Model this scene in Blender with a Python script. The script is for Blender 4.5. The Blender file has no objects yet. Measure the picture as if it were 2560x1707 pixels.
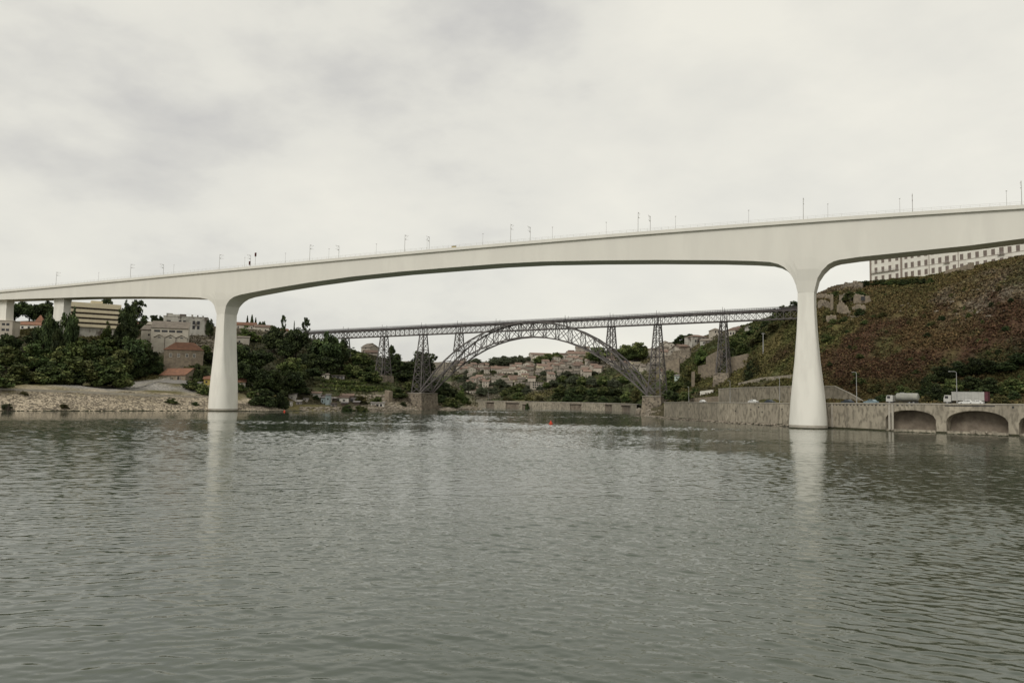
import bpy, math, random
import numpy as np
from mathutils import Vector, Matrix, noise as mnoise

sc = bpy.context.scene
COL = sc.collection
R = math.radians
rng = random.Random(7)

# ------------------------------------------------------------------ camera
FPX, PITCH, ROLL, CAMH = 1991.0, R(4.07), R(0.95), 8.0
r0 = np.array([1, 0, 0.]); u0 = np.array([0, -math.sin(PITCH), math.cos(PITCH)])
CF = np.array([0, math.cos(PITCH), math.sin(PITCH)])
CR = math.cos(ROLL)*r0 + math.sin(ROLL)*u0
CU = math.cos(ROLL)*u0 - math.sin(ROLL)*r0
CC = np.array([0, 0, CAMH])
cam = bpy.data.cameras.new('camera'); camo = bpy.data.objects.new('camera', cam); COL.objects.link(camo)
cam.sensor_width = 36.0; cam.lens = FPX/2560*36.0; cam.clip_start = 0.5; cam.clip_end = 9000
M4 = Matrix.Identity(4)
for i in range(3):
    M4[i][0] = CR[i]; M4[i][1] = CU[i]; M4[i][2] = -CF[i]; M4[i][3] = CC[i]
camo.matrix_world = M4
sc.camera = camo

# ------------------------------------------------------------------ world, sun, exposure
SUN_EL, SUN_AZ = R(40), R(212)      # azimuth clockwise from +Y : behind and left of the camera
w = bpy.data.worlds.new('World'); sc.world = w; w.use_nodes = True
nt = w.node_tree; nt.nodes.clear()
N = lambda t, **k: (lambda n: ([setattr(n, a, b) for a, b in k.items()], n)[1])(nt.nodes.new(t))
LK = lambda a, b: nt.links.new(a, b)
tc = N('ShaderNodeTexCoord'); sep = N('ShaderNodeSeparateXYZ'); LK(tc.outputs['Generated'], sep.inputs[0])
mp_ = N('ShaderNodeMapping'); LK(tc.outputs['Generated'], mp_.inputs[0]); mp_.inputs['Rotation'].default_value = (R(10), R(38), R(15)); mp_.inputs['Scale'].default_value = (1.0, 1.0, 2.0)
mp_.inputs['Location'].default_value = (5.89, -5.17, 7.97)
n1 = N('ShaderNodeTexNoise'); LK(mp_.outputs[0], n1.inputs['Vector'])
n1.inputs['Scale'].default_value = 1.7; n1.inputs['Detail'].default_value = 6; n1.inputs['Roughness'].default_value = 0.5; n1.inputs['Distortion'].default_value = 0.35
n2 = N('ShaderNodeTexNoise'); LK(mp_.outputs[0], n2.inputs['Vector'])
n2.inputs['Scale'].default_value = 5.0; n2.inputs['Detail'].default_value = 5; n2.inputs['Roughness'].default_value = 0.55
mixn = N('ShaderNodeMix', data_type='FLOAT'); mixn.inputs[0].default_value = 0.38
LK(n1.outputs['Fac'], mixn.inputs[2]); LK(n2.outputs['Fac'], mixn.inputs[3])
rp = N('ShaderNodeValToRGB'); LK(mixn.outputs[0], rp.inputs[0])
cr = rp.color_ramp; cr.elements[0].position = 0.33; cr.elements[0].color = (5.4, 5.3, 5.15, 1)
cr.elements[1].position = 0.60; cr.elements[1].color = (8.45, 8.2, 7.3, 1)
e = cr.elements.new(0.47); e.color = (7.55, 7.38, 6.7, 1)
sky = N('ShaderNodeTexSky', sky_type='NISHITA'); sky.sun_disc = False
sky.sun_elevation = SUN_EL; sky.sun_rotation = SUN_AZ
mx = N('ShaderNodeMix', data_type='RGBA'); mx.inputs[0].default_value = 0.94
LK(sky.outputs[0], mx.inputs[6]); LK(rp.outputs[0], mx.inputs[7])
bg = N('ShaderNodeBackground'); bg.inputs['Strength'].default_value = 0.105
LK(mx.outputs[2], bg.inputs['Color'])
wo = N('ShaderNodeOutputWorld'); LK(bg.outputs[0], wo.inputs[0])
sl = bpy.data.lights.new('sun', 'SUN'); sl.energy = 1.5; sl.angle = R(22); sl.color = (1, 0.96, 0.9)
so = bpy.data.objects.new('sun', sl); COL.objects.link(so)
sd = Vector((math.sin(SUN_AZ)*math.cos(SUN_EL), math.cos(SUN_AZ)*math.cos(SUN_EL), math.sin(SUN_EL)))
so.rotation_euler = sd.to_track_quat('Z', 'Y').to_euler(); so.location = (0, 0, 200)
sc.view_settings.view_transform = 'Standard'; sc.view_settings.look = 'None'
sc.view_settings.exposure = 0.0; sc.view_settings.gamma = 1.0
sc.render.engine = 'CYCLES'; sc.cycles.use_denoising = True
sc.cycles.max_bounces = 6; sc.cycles.diffuse_bounces = 3; sc.cycles.glossy_bounces = 3

# ------------------------------------------------------------------ survey helpers (pixel of the photograph + distance -> place)
def ray(x, y): return CF + (x-1280)/FPX*CR + (853.5-y)/FPX*CU
def at(x, y, Y):
    d = ray(x, y); return CC + d*(Y/d[1])
def W(x, y, z=0.0):
    d = ray(x, y); return CC + d*((z-CAMH)/d[2])
def on_plane(x, y, P, n):
    d = ray(x, y); return CC + d*(np.dot(P-CC, n)/np.dot(d, n))
def proj(P):
    d = np.array(P)-CC; k = d @ CF
    return 1280+FPX*(d @ CR)/k, 853.5-FPX*(d @ CU)/k

# ------------------------------------------------------------------ mesh builder
class MB:
    def __init__(s): s.v = []; s.f = []
    def add(s, vs, fs):
        o = len(s.v); s.v += [tuple(map(float, p)) for p in vs]; s.f += [tuple(i+o for i in f) for f in fs]; return s
    def box(s, a, b):
        x0, y0, z0 = a; x1, y1, z1 = b
        return s.add([(x0,y0,z0),(x1,y0,z0),(x1,y1,z0),(x0,y1,z0),(x0,y0,z1),(x1,y0,z1),(x1,y1,z1),(x0,y1,z1)],
                     [(0,3,2,1),(4,5,6,7),(0,1,5,4),(1,2,6,5),(2,3,7,6),(3,0,4,7)])
    def beam(s, p, q, wd, hg=None, up=(0, 0, 1)):
        hg = hg or wd; p = np.array(p, float); q = np.array(q, float); d = q-p; L = np.linalg.norm(d)
        if L < 1e-6: return s
        d /= L; a = np.cross(d, np.array(up, float))
        if np.linalg.norm(a) < 1e-3: a = np.cross(d, [1, 0, 0.])
        a /= np.linalg.norm(a); b = np.cross(a, d)
        A = a*wd/2; B = b*hg/2
        return s.add([p-A-B, p+A-B, p+A+B, p-A+B, q-A-B, q+A-B, q+A+B, q-A+B],
                     [(0,3,2,1),(4,5,6,7),(0,1,5,4),(1,2,6,5),(2,3,7,6),(3,0,4,7)])
    def tube(s, pts, rad, n=8, cap=True):
        pts = [np.array(p, float) for p in pts]
        rad = rad if hasattr(rad, '__len__') else [rad]*len(pts)
        rings = []
        for i, p in enumerate(pts):
            d = pts[min(i+1, len(pts)-1)]-pts[max(i-1, 0)]; d /= np.linalg.norm(d)
            a = np.cross(d, [0, 0, 1.]) if abs(d[2]) < .95 else np.cross(d, [0, 1., 0])
            a /= np.linalg.norm(a); b = np.cross(a, d)
            rings.append([p+rad[i]*(a*math.cos(2*math.pi*k/n)+b*math.sin(2*math.pi*k/n)) for k in range(n)])
        vs = [v for r in rings for v in r]; fs = []
        for i in range(len(pts)-1):
            for k in range(n):
                fs.append((i*n+k, i*n+(k+1) % n, (i+1)*n+(k+1) % n, (i+1)*n+k))
        if cap: fs += [tuple(range(n))[::-1], tuple((len(pts)-1)*n+k for k in range(n))]
        return s.add(vs, fs)
    def prism(s, poly, a, b, axis='y'):
        # polygon (list of 2D) extruded from a to b; axis 'y': poly is (x,z); 'x': (y,z); 'z': (x,y)
        n = len(poly)
        g = {'y': lambda p, t: (p[0], t, p[1]), 'x': lambda p, t: (t, p[0], p[1]), 'z': lambda p, t: (p[0], p[1], t)}[axis]
        return s.add([g(p, a) for p in poly]+[g(p, b) for p in poly],
                     [tuple(range(n)), tuple(range(2*n-1, n-1, -1))]+[(i, i+n, (i+1) % n+n, (i+1) % n) for i in range(n)])
    def loft(s, rings, cap=True):
        n = len(rings[0]); vs = [v for r in rings for v in r]; fs = []
        for i in range(len(rings)-1):
            for k in range(n): fs.append((i*n+k, i*n+(k+1) % n, (i+1)*n+(k+1) % n, (i+1)*n+k))
        if cap: fs += [tuple(range(n))[::-1], tuple((len(rings)-1)*n+k for k in range(n))]
        return s.add(vs, fs)
    def mesh(s, name, m, smooth=False, fix=True):
        me = bpy.data.meshes.new(name); me.from_pydata(s.v, [], s.f)
        if fix:
            import bmesh
            bm = bmesh.new(); bm.from_mesh(me); bmesh.ops.recalc_face_normals(bm, faces=bm.faces); bm.to_mesh(me); bm.free()
        me.materials.append(m)
        if smooth: me.polygons.foreach_set('use_smooth', [True]*len(me.polygons))
        me.update(); return me
    def build(s, name, m, parent=None, smooth=False, fix=True, loc=(0, 0, 0), rz=0):
        return link(name, s.mesh(name, m, smooth, fix), parent, loc, rz)

def link(name, data, parent=None, loc=(0, 0, 0), rz=0, scale=None):
    o = bpy.data.objects.new(name, data); COL.objects.link(o); o.location = loc; o.rotation_euler = (0, 0, rz)
    if scale: o.scale = scale
    if parent: o.parent = parent
    return o
def tag(o, label, cat, group=None):
    o['label'] = label; o['category'] = cat
    if group: o['group'] = group
    return o
def thing(name, label, cat, loc=(0, 0, 0), rz=0, group=None):
    o = bpy.data.objects.new(name, None); COL.objects.link(o); o.empty_display_size = 1
    o.location = loc; o.rotation_euler = (0, 0, rz); return tag(o, label, cat, group)
def struct(o): o['kind'] = 'structure'; return o
def stuff(o, label=None, cat=None):
    o['kind'] = 'stuff'
    if label: tag(o, label, cat)
    return o
def copy_tree(o, parent=None):
    c = o.copy(); COL.objects.link(c)
    if parent: c.parent = parent
    for ch in list(o.children): copy_tree(ch, c)
    return c

# ------------------------------------------------------------------ materials
def mat(name, c1, c2=None, scale=0.5, rough=0.85, bump=0.0, bscale=None, detail=5, spec=0.25, metal=0.0, stretch=(1, 1, 1), lo=.35, hi=.65, rnd=0.0, c3=None, s3=4.0, f3=.35):
    m = bpy.data.materials.new(name); m.use_nodes = True; t = m.node_tree; b = t.nodes['Principled BSDF']
    b.inputs['Roughness'].default_value = rough; b.inputs['Specular IOR Level'].default_value = spec; b.inputs['Metallic'].default_value = metal
    c2 = c2 or tuple(x*.8 for x in c1)
    tcn = t.nodes.new('ShaderNodeTexCoord'); mpn = t.nodes.new('ShaderNodeMapping'); mpn.inputs['Scale'].default_value = stretch
    t.links.new(tcn.outputs['Object'], mpn.inputs[0])
    nz = t.nodes.new('ShaderNodeTexNoise'); nz.inputs['Scale'].default_value = scale; nz.inputs['Detail'].default_value = detail; nz.inputs['Roughness'].default_value = .62
    t.links.new(mpn.outputs[0], nz.inputs['Vector'])
    ra = t.nodes.new('ShaderNodeValToRGB'); ra.color_ramp.elements[0].position = lo; ra.color_ramp.elements[1].position = hi
    ra.color_ramp.elements[0].color = (*c1, 1); ra.color_ramp.elements[1].color = (*c2, 1); t.links.new(nz.outputs['Fac'], ra.inputs[0])
    out = ra.outputs[0]
    if c3:
        n3 = t.nodes.new('ShaderNodeTexNoise'); n3.inputs['Scale'].default_value = s3; n3.inputs['Detail'].default_value = 3
        t.links.new(mpn.outputs[0], n3.inputs['Vector'])
        r3 = t.nodes.new('ShaderNodeValToRGB'); r3.color_ramp.elements[0].position = 1-f3-.12; r3.color_ramp.elements[1].position = 1-f3+.05
        t.links.new(n3.outputs['Fac'], r3.inputs[0])
        x3 = t.nodes.new('ShaderNodeMix'); x3.data_type = 'RGBA'; t.links.new(r3.outputs[0], x3.inputs[0]); t.links.new(out, x3.inputs[6]); x3.inputs[7].default_value = (*c3, 1)
        out = x3.outputs[2]
    if rnd:
        oi = t.nodes.new('ShaderNodeObjectInfo'); hv = t.nodes.new('ShaderNodeHueSaturation')
        mr = t.nodes.new('ShaderNodeMapRange'); mr.inputs['To Min'].default_value = 1-rnd; mr.inputs['To Max'].default_value = 1+rnd
        t.links.new(oi.outputs['Random'], mr.inputs[0]); t.links.new(mr.outputs[0], hv.inputs['Value']); t.links.new(out, hv.inputs['Color']); out = hv.outputs[0]
    t.links.new(out, b.inputs['Base Color'])
    if bump:
        nb = t.nodes.new('ShaderNodeTexNoise'); nb.inputs['Scale'].default_value = bscale or scale*4; nb.inputs['Detail'].default_value = 4
        t.links.new(mpn.outputs[0], nb.inputs['Vector'])
        bp = t.nodes.new('ShaderNodeBump'); bp.inputs['Distance'].default_value = bump; bp.inputs['Strength'].default_value = 1
        t.links.new(nb.outputs['Fac'], bp.inputs['Height']); t.links.new(bp.outputs[0], b.inputs['Normal'])
    return m
def attr_mat(name, rough=.9, nscale=1.3, namp=.5, rnd=0.0, trans=0.0, spec=.15):
    # base colour comes from the mesh's own "tint" colours (leaf / soil kinds), broken up by a fine noise
    m = bpy.data.materials.new(name); m.use_nodes = True; t = m.node_tree; b = t.nodes['Principled BSDF']
    b.inputs['Roughness'].default_value = rough; b.inputs['Specular IOR Level'].default_value = spec
    a = t.nodes.new('ShaderNodeAttribute'); a.attribute_name = 'tint'
    tcn = t.nodes.new('ShaderNodeTexCoord'); nz = t.nodes.new('ShaderNodeTexNoise'); nz.inputs['Scale'].default_value = nscale; nz.inputs['Detail'].default_value = 6; nz.inputs['Roughness'].default_value = .7
    t.links.new(tcn.outputs['Object'], nz.inputs['Vector'])
    mr = t.nodes.new('ShaderNodeMapRange'); mr.inputs['From Min'].default_value = .3; mr.inputs['From Max'].default_value = .7; mr.inputs['To Min'].default_value = 1-namp; mr.inputs['To Max'].default_value = 1+namp
    t.links.new(nz.outputs['Fac'], mr.inputs[0])
    hv = t.nodes.new('ShaderNodeHueSaturation'); t.links.new(a.outputs['Color'], hv.inputs['Color'])
    if rnd:
        oi = t.nodes.new('ShaderNodeObjectInfo'); m2 = t.nodes.new('ShaderNodeMapRange'); m2.inputs['To Min'].default_value = 1-rnd; m2.inputs['To Max'].default_value = 1+rnd
        t.links.new(oi.outputs['Random'], m2.inputs[0]); mm = t.nodes.new('ShaderNodeMath'); mm.operation = 'MULTIPLY'
        t.links.new(m2.outputs[0], mm.inputs[0]); t.links.new(mr.outputs[0], mm.inputs[1]); t.links.new(mm.outputs[0], hv.inputs['Value'])
        m3 = t.nodes.new('ShaderNodeMapRange'); m3.inputs['To Min'].default_value = .485; m3.inputs['To Max'].default_value = .51
        t.links.new(oi.outputs['Random'], m3.inputs[0]); t.links.new(m3.outputs[0], hv.inputs['Hue'])
    else: t.links.new(mr.outputs[0], hv.inputs['Value'])
    t.links.new(hv.outputs[0], b.inputs['Base Color'])
    return m
MT = {}
MT['concrete'] = mat('white_concrete', (.74, .72, .65), (.685, .665, .60), scale=.06, rough=.8, stretch=(1, 1, .25), bump=.01, bscale=2, c3=(.69, .67, .606), s3=.22, f3=.42)
MT['pier'] = mat('pale_pier_concrete', (.775, .755, .685), (.725, .705, .64), scale=.1, rough=.8, stretch=(1, 1, .2), bump=.01, bscale=2, c3=(.70, .68, .615), s3=.4, f3=.42)
MT['iron'] = mat('grey_iron', (.085, .077, .073), (.14, .127, .12), scale=.35, rough=.7, spec=.3, rnd=.1)
MT['irondark'] = mat('dark_iron', (.045, .04, .04), (.08, .07, .07), scale=.35, rough=.75)
MT['masonry'] = mat('weathered_masonry', (.30, .255, .195), (.16, .135, .105), scale=.35, rough=.95, bump=.12, bscale=1.1, c3=(.07, .06, .05), s3=.9, f3=.38)
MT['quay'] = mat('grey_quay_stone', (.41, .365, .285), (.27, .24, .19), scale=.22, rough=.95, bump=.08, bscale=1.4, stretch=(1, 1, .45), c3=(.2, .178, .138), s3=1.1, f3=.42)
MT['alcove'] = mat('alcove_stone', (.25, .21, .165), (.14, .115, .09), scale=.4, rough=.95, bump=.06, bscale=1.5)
MT['coping'] = mat('coping_stone', (.42, .39, .33), (.33, .30, .25), scale=.6, rough=.9)
MT['algae'] = mat('wet_dark_algae', (.03, .03, .018), (.06, .06, .03), scale=1.5, rough=.6, bump=.1)
MT['tile'] = mat('terracotta_tile', (.235, .12, .075), (.155, .085, .058), scale=.5, rough=.9, bump=.05, bscale=3, rnd=.25)
MT['tilefar'] = mat('faded_tile', (.195, .135, .105), (.14, .10, .08), scale=.25, rough=.95, rnd=.35)
MT['tilegrey'] = mat('grey_mossy_tile', (.22, .19, .155), (.14, .12, .10), scale=.5, rough=.95, rnd=.2)
MT['plaster'] = mat('pale_plaster', (.50, .465, .39), (.385, .35, .29), scale=.3, rough=.9, rnd=.2)
MT['white'] = mat('white_render', (.74, .72, .65), (.64, .61, .54), scale=.25, rough=.9, rnd=.06)
MT['cream'] = mat('cream_render', (.60, .535, .38), (.52, .46, .33), scale=.3, rough=.9)
MT['townwall'] = mat('town_wall', (.41, .37, .31), (.30, .27, .225), scale=.2, rough=.95, rnd=.4)
MT['stone'] = mat('rubble_stone', (.30, .25, .185), (.18, .15, .115), scale=.6, rough=.95, bump=.08, bscale=2)
MT['ruin'] = mat('stained_ruin_wall', (.46, .445, .395), (.30, .285, .25), scale=.3, rough=.95, c3=(.1, .085, .07), s3=.35, f3=.38, stretch=(1, 1, .5))
MT['dullglass'] = mat('dull_window', (.07, .06, .055), (.10, .09, .08), scale=2, rough=.4)
MT['glass'] = mat('dark_window', (.018, .018, .02), (.035, .035, .04), scale=2, rough=.25, spec=.5)
MT['band'] = mat('dark_window_band', (.05, .04, .035), (.09, .07, .055), scale=1.2, rough=.5)  # dark window strips between the cream balcony bands
MT['surround'] = mat('granite_surround', (.30, .25, .21), (.22, .185, .155), scale=1, rough=.9)
MT['sash'] = mat('brown_grey_sash', (.21, .17, .15), (.15, .125, .11), scale=3, rough=.7)
MT['bark'] = mat('bark', (.05, .04, .03), (.03, .024, .018), scale=4, rough=.95)
MT['steel'] = mat('galvanised_steel', (.36, .36, .35), (.28, .28, .27), scale=2, rough=.55, spec=.4)
MT['mast'] = mat('mast_steel', (.46, .45, .42), (.38, .37, .345), scale=2, rough=.6)
MT['rail'] = mat('pale_railing', (.62, .61, .57), (.55, .54, .5), scale=2, rough=.6)
MT['asphalt'] = mat('asphalt', (.05, .05, .05), (.065, .063, .06), scale=3, rough=.9, bump=.01)
MT['paint'] = mat('road_paint', (.75, .75, .72), (.6, .6, .58), scale=3, rough=.8)
MT['gravel'] = mat('grey_gravel', (.26, .245, .225), (.19, .18, .165), scale=1.5, rough=.95, bump=.05)
MT['truckwhite'] = mat('white_truck_paint', (.54, .53, .49), (.43, .42, .385), scale=1.2, rough=.45, spec=.4)
MT['tank'] = mat('dull_tank_metal', (.36, .36, .31), (.24, .24, .21), scale=.8, rough=.5, spec=.4, stretch=(.4, 1, 1.5))
MT['curtain'] = mat('trailer_side', (.45, .45, .415), (.36, .36, .33), scale=.6, rough=.6, stretch=(1, 1, 2))
MT['maroon'] = mat('maroon_paint', (.12, .04, .05), (.08, .03, .035), scale=1, rough=.5)
MT['bluecar'] = mat('pale_blue_paint', (.22, .30, .33), (.2, .27, .3), scale=1, rough=.35, spec=.5)
MT['darkcar'] = mat('dark_blue_paint', (.03, .045, .06), (.025, .035, .05), scale=1, rough=.35, spec=.5)
MT['whitecar'] = mat('white_car_paint', (.7, .7, .67), (.64, .64, .61), scale=1, rough=.35, spec=.5)
MT['rubber'] = mat('black_rubber', (.02, .02, .02), (.03, .03, .03), scale=5, rough=.9)
MT['rim'] = mat('grey_rim', (.25, .25, .25), (.2, .2, .2), scale=5, rough=.5)
MT['chassis'] = mat('dark_chassis', (.03, .03, .03), (.045, .042, .04), scale=2, rough=.8)
MT['red'] = mat('red_paint', (.55, .07, .03), (.45, .05, .025), scale=2, rough=.5)
MT['sigred'] = mat('dark_red_signal', (.08, .015, .012), (.06, .012, .012), scale=2, rough=.6)
MT['yellow'] = mat('yellow_paint', (.42, .33, .1), (.36, .28, .08), scale=1, rough=.7)
MT['tin'] = mat('patched_tin', (.28, .27, .27), (.16, .13, .11), scale=.8, rough=.7, rnd=.3)
MT['shackwhite'] = mat('shack_board', (.6, .58, .54), (.4, .37, .33), scale=.9, rough=.9, rnd=.2)
MT['shackblue'] = mat('blue_board', (.34, .41, .42), (.28, .33, .34), scale=.9, rough=.8)
MT['shackdark'] = mat('dark_board', (.07, .055, .05), (.12, .09, .075), scale=.9, rough=.9)
MT['skin'] = mat('skin', (.35, .2, .14), (.3, .17, .12), scale=5, rough=.7)
MT['rock'] = mat('granite_rock', (.31, .27, .215), (.19, .165, .13), scale=.9, rough=.95, bump=.1, bscale=2)
MT['mint'] = mat('mint_render', (.45, .52, .46), (.36, .42, .37), scale=.5, rough=.9)
MT['ground'] = attr_mat('hillside_ground', rough=.97, nscale=1.1, namp=.65)
MT['leaf'] = attr_mat('leaves', rough=.75, nscale=9, namp=.35, rnd=.3, spec=.2)
MT['scrub'] = attr_mat('scrub', rough=.9, nscale=.8, namp=.3)
# ------------------------------------------------------------------ terrain
CLS = dict(B=(.072, .041, .026), O=(.112, .098, .038), G=(.05, .062, .022), R=(.17, .145, .11), S=(.40, .34, .255),
           P=(.27, .255, .23), D=(.04, .04, .022), T=(.15, .13, .10), L=(.11, .13, .04), M=(.075, .065, .04))
HP = [  # surveyed ground points: px, py, distance, ground cover
 # left bank: stone embankment, tracks, wooded slope
 (0,974,313,'O'),(170,979,333,'O'),(331,987,350,'O'),(516,994,375,'S'),(600,1002,388,'S'),(700,1010,402,'O'),
 (0,967,338,'O'),(120,964,352,'O'),(230,962,366,'O'),(350,956,392,'P'),(440,958,400,'P'),(500,968,398,'P'),(400,972,380,'P'),(300,974,368,'P'),
 (0,945,362,'D'),(150,940,385,'D'),(300,945,402,'D'),(0,880,400,'D'),(150,880,414,'D'),(300,890,425,'D'),(0,838,452,'O'),(60,830,462,'O'),(150,838,470,'D'),(240,835,474,'O'),(300,832,480,'D'),
 (0,812,560,'D'),(200,800,600,'D'),(400,810,600,'D'),(600,825,600,'T'),(720,835,600,'T'),
 (370,940,404,'O'),(440,951,394,'O'),(510,950,400,'O'),(420,915,422,'G'),(500,913,424,'G'),(400,866,450,'T'),(470,868,452,'T'),(520,860,455,'T'),(420,840,486,'T'),(510,840,486,'T'),
 (620,968,412,'G'),(620,925,450,'D'),(620,870,500,'D'),(750,970,432,'D'),(750,925,470,'D'),(750,875,520,'D'),(850,985,445,'G'),(850,960,468,'G'),(850,935,500,'G'),(850,885,560,'D'),
 (935,990,468,'G'),(960,962,486,'G'),(960,938,520,'G'),(960,905,560,'D'),(1050,1000,497,'M'),(1050,960,540,'D'),(1050,925,580,'D'),(1140,1006,540,'G'),(1130,985,570,'G'),(1160,1016,560,'S'),
 (780,1005,428,'M'),(880,1010,440,'M'),(960,1010,462,'M'),
 (-300,960,300,'S'),(-300,905,350,'D'),(-300,840,440,'O'),(-300,805,560,'D'),
 # far hill with the town
 (1130,990,700,'T'),(1150,960,790,'T'),(1150,930,870,'T'),(1150,910,960,'T'),(1230,965,740,'T'),(1250,938,820,'T'),(1250,912,930,'T'),(1250,905,1010,'T'),(1330,975,690,'T'),(1330,935,780,'T'),(1330,902,900,'T'),(1330,893,980,'T'),
 (1430,985,640,'G'),(1430,945,710,'G'),(1430,912,800,'T'),(1430,885,900,'T'),(1540,988,600,'G'),(1540,950,650,'G'),(1540,910,720,'T'),(1560,885,800,'T'),(1640,960,560,'G'),(1640,910,640,'R'),(1650,872,720,'T'),(1200,1000,690,'T'),
 (1760,858,700,'T'),(1860,838,660,'O'),(1900,822,600,'O'),(2040,752,520,'O'),(2180,705,500,'O'),(1800,870,950,'T'),(1950,830,820,'O'),(2100,770,720,'O'),(1650,885,950,'T'),(1560,890,1000,'T'),(2330,705,520,'O'),(2560,670,480,'O'),
 # right hill
 (1690,960,480,'G'),(1700,915,530,'G'),(1700,880,580,'R'),(1720,852,640,'T'),(1760,935,450,'O'),(1770,890,490,'G'),(1780,850,545,'T'),(1810,945,409,'O'),(1850,925,412,'O'),(1850,880,430,'G'),(1850,850,470,'G'),(1860,818,530,'G'),
 (1900,935,372,'O'),(1930,880,390,'O'),(1940,830,405,'O'),(1960,790,408,'G'),(1990,778,415,'O'),(2000,765,440,'R'),(2000,930,330,'O'),(2040,900,335,'O'),(2040,830,365,'O'),(2040,738,420,'R'),
 (1740,990,400,'M'),(1850,985,345,'M'),
 (2050,985,305,'O'),(2140,1000,290,'O'),(2140,950,303,'B'),(2140,850,335,'B'),(2140,760,375,'O'),(2110,716,402,'R'),(2180,706,405,'G'),(2330,990,277,'O'),(2330,900,300,'B'),(2330,800,325,'B'),(2330,730,350,'O'),(2330,699,376,'O'),(2330,701,430,'O'),
 (2560,990,252,'G'),(2560,900,275,'D'),(2560,780,297,'B'),(2560,690,318,'R'),(2560,645,337,'O'),(2560,660,400,'O'),(2900,1000,235,'O'),(2900,900,250,'B'),(2900,780,270,'B'),(2900,660,300,'O'),(2900,640,360,'O'),
]
HC = [  # cover only (same notation)
 (2075,855,345,'L'),(2060,900,333,'B'),(2110,900,318,'B'),(2090,690,430,'G'),(2200,720,395,'B'),(2260,712,388,'L'),(2380,757,336,'R'),(2410,745,334,'O'),(2460,720,328,'R'),(2490,735,322,'O'),(2430,790,320,'R'),(2470,770,318,'B'),(2350,775,332,'B'),(2300,770,340,'O'),(2250,800,332,'B'),(2300,840,316,'B'),
 (2200,870,322,'B'),(2420,850,300,'B'),(2200,930,302,'B'),(2240,975,288,'G'),(2170,960,298,'O'),(2500,760,305,'B'),(2540,720,312,'R'),(2420,690,352,'O'),(1880,900,398,'O'),(1960,900,352,'O'),(1960,860,372,'B'),(1900,860,420,'G'),(1940,800,406,'G'),
 (2100,760,380,'G'),(2060,780,385,'O'),(2080,820,360,'O'),(2500,980,262,'O'),(560,1012,385,'S'),(620,1015,392,'S'),(60,850,450,'O'),(30,870,430,'M'),(240,850,466,'O'),(470,978,388,'P'),(420,990,372,'O'),(560,985,392,'O'),
 (40,990,308,'S'),(40,1000,310,'S'),(40,1015,306,'S'),(150,990,330,'S'),(150,1010,326,'S'),(250,995,341,'S'),(250,1010,337,'S'),(350,1000,352,'S'),(350,1015,346,'S'),(300,975,366,'P'),(200,972,352,'P'),(450,1010,362,'S'),(830,1000,438,'M'),(960,1000,466,'S'),(1020,1005,480,'S'),(1190,1016,545,'S'),
 (1290,985,680,'G'),(1270,960,730,'G'),(1400,965,700,'G'),(1480,960,680,'G'),(1350,990,660,'O'),(1330,968,710,'T'),(1160,945,830,'G'),(1600,930,640,'G'),
]
SHORE_L = [(-300,1026),(-120,1027),(0,1027),(160,1027.5),(330,1027),(516,1027),(600,1027.5),(660,1029),(750,1027),(830,1028),(900,1028),(980,1027),(1030,1025.6),(1048,1024.6),(1092,1024.2),(1105,1025.6),(1125,1026.2),(1165,1025),(1206,1023)]
FARQ = [(1190,1018),(1268,1020.6),(1338,1022.3),(1425,1024),(1515,1026.4),(1563,1029.5),(1592,1034)]
RIGHTW = [(1660,1043.4),(1690,1046.3),(1757,1051.5),(1794,1055),(1880,1059.5),(1963,1064),(2080,1071),(2200,1077),(2350,1083),(2520,1089.5),(2620,1093.5),(2800,1100)]
SL = [W(*p)[:2] for p in SHORE_L]; FQ = [W(*p)[:2] for p in FARQ]; RW = [W(*p)[:2] for p in RIGHTW]
RW.append(RW[-1]+(RW[-1]-RW[-2])/np.linalg.norm(RW[-1]-RW[-2])*160)
RIVER = [np.array(p, float) for p in [(-420, -1600), (-330, 80)]] + SL + [np.array([-45, 700.]), np.array([-110, 780.]), np.array([-420, 900.]), np.array([-420, 960.]), np.array([-110, 830.])] + FQ + [np.array([71, 410.])] + RW + [np.array([420, -200.]), np.array([420, -1600.])]
RIVER = np.array(RIVER)

def seg_dist(P, line, closed=False):
    P = np.asarray(P, float); best = np.full(len(P), 1e9); n = len(line)
    for i in range(n if closed else n-1):
        a = np.array(line[i]); b = np.array(line[(i+1) % n]); d = b-a
        t = np.clip(((P-a) @ d)/(d @ d), 0, 1); q = a+t[:, None]*d
        best = np.minimum(best, np.hypot(*(P-q).T))
    return best
def inside(P, poly):
    P = np.asarray(P, float); c = np.zeros(len(P), bool); n = len(poly); j = n-1
    for i in range(n):
        xi, yi = poly[i]; xj, yj = poly[j]
        if yi != yj:
            c ^= ((yi > P[:, 1]) != (yj > P[:, 1])) & (P[:, 0] < (xj-xi)*(P[:, 1]-yi)/(yj-yi)+xi)
        j = i
    return c
ctrl = [tuple(at(p[0], p[1], p[2])) for p in HP]
ctrl += [(*p, 0.3) for p in SL] + [(x, y, -5) for x, y in [(-100,150),(0,200),(0,300),(0,400),(15,500),(0,100),(-250,150),(100,130),(-60,330),(30,580),(-200,200)]]
for line, hgt in ((RW, 7.6), (FQ, 5.4)):
    for i, p in enumerate(line):
        a = line[max(i-1, 0)]; b = line[min(i+1, len(line)-1)]; d = (b-a)/np.linalg.norm(b-a); nn = np.array([-d[1], d[0]])
        if np.dot(nn, np.array([0., 0.])-p) > 0: nn = -nn      # away from the river
        ctrl.append((*(p+nn*8), hgt)); ctrl.append((*(p+nn*14), hgt+.3))
ctrl = np.array(ctrl); CX = ctrl[:, :2]; CZ = ctrl[:, 2]
S0 = 100.0
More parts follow.
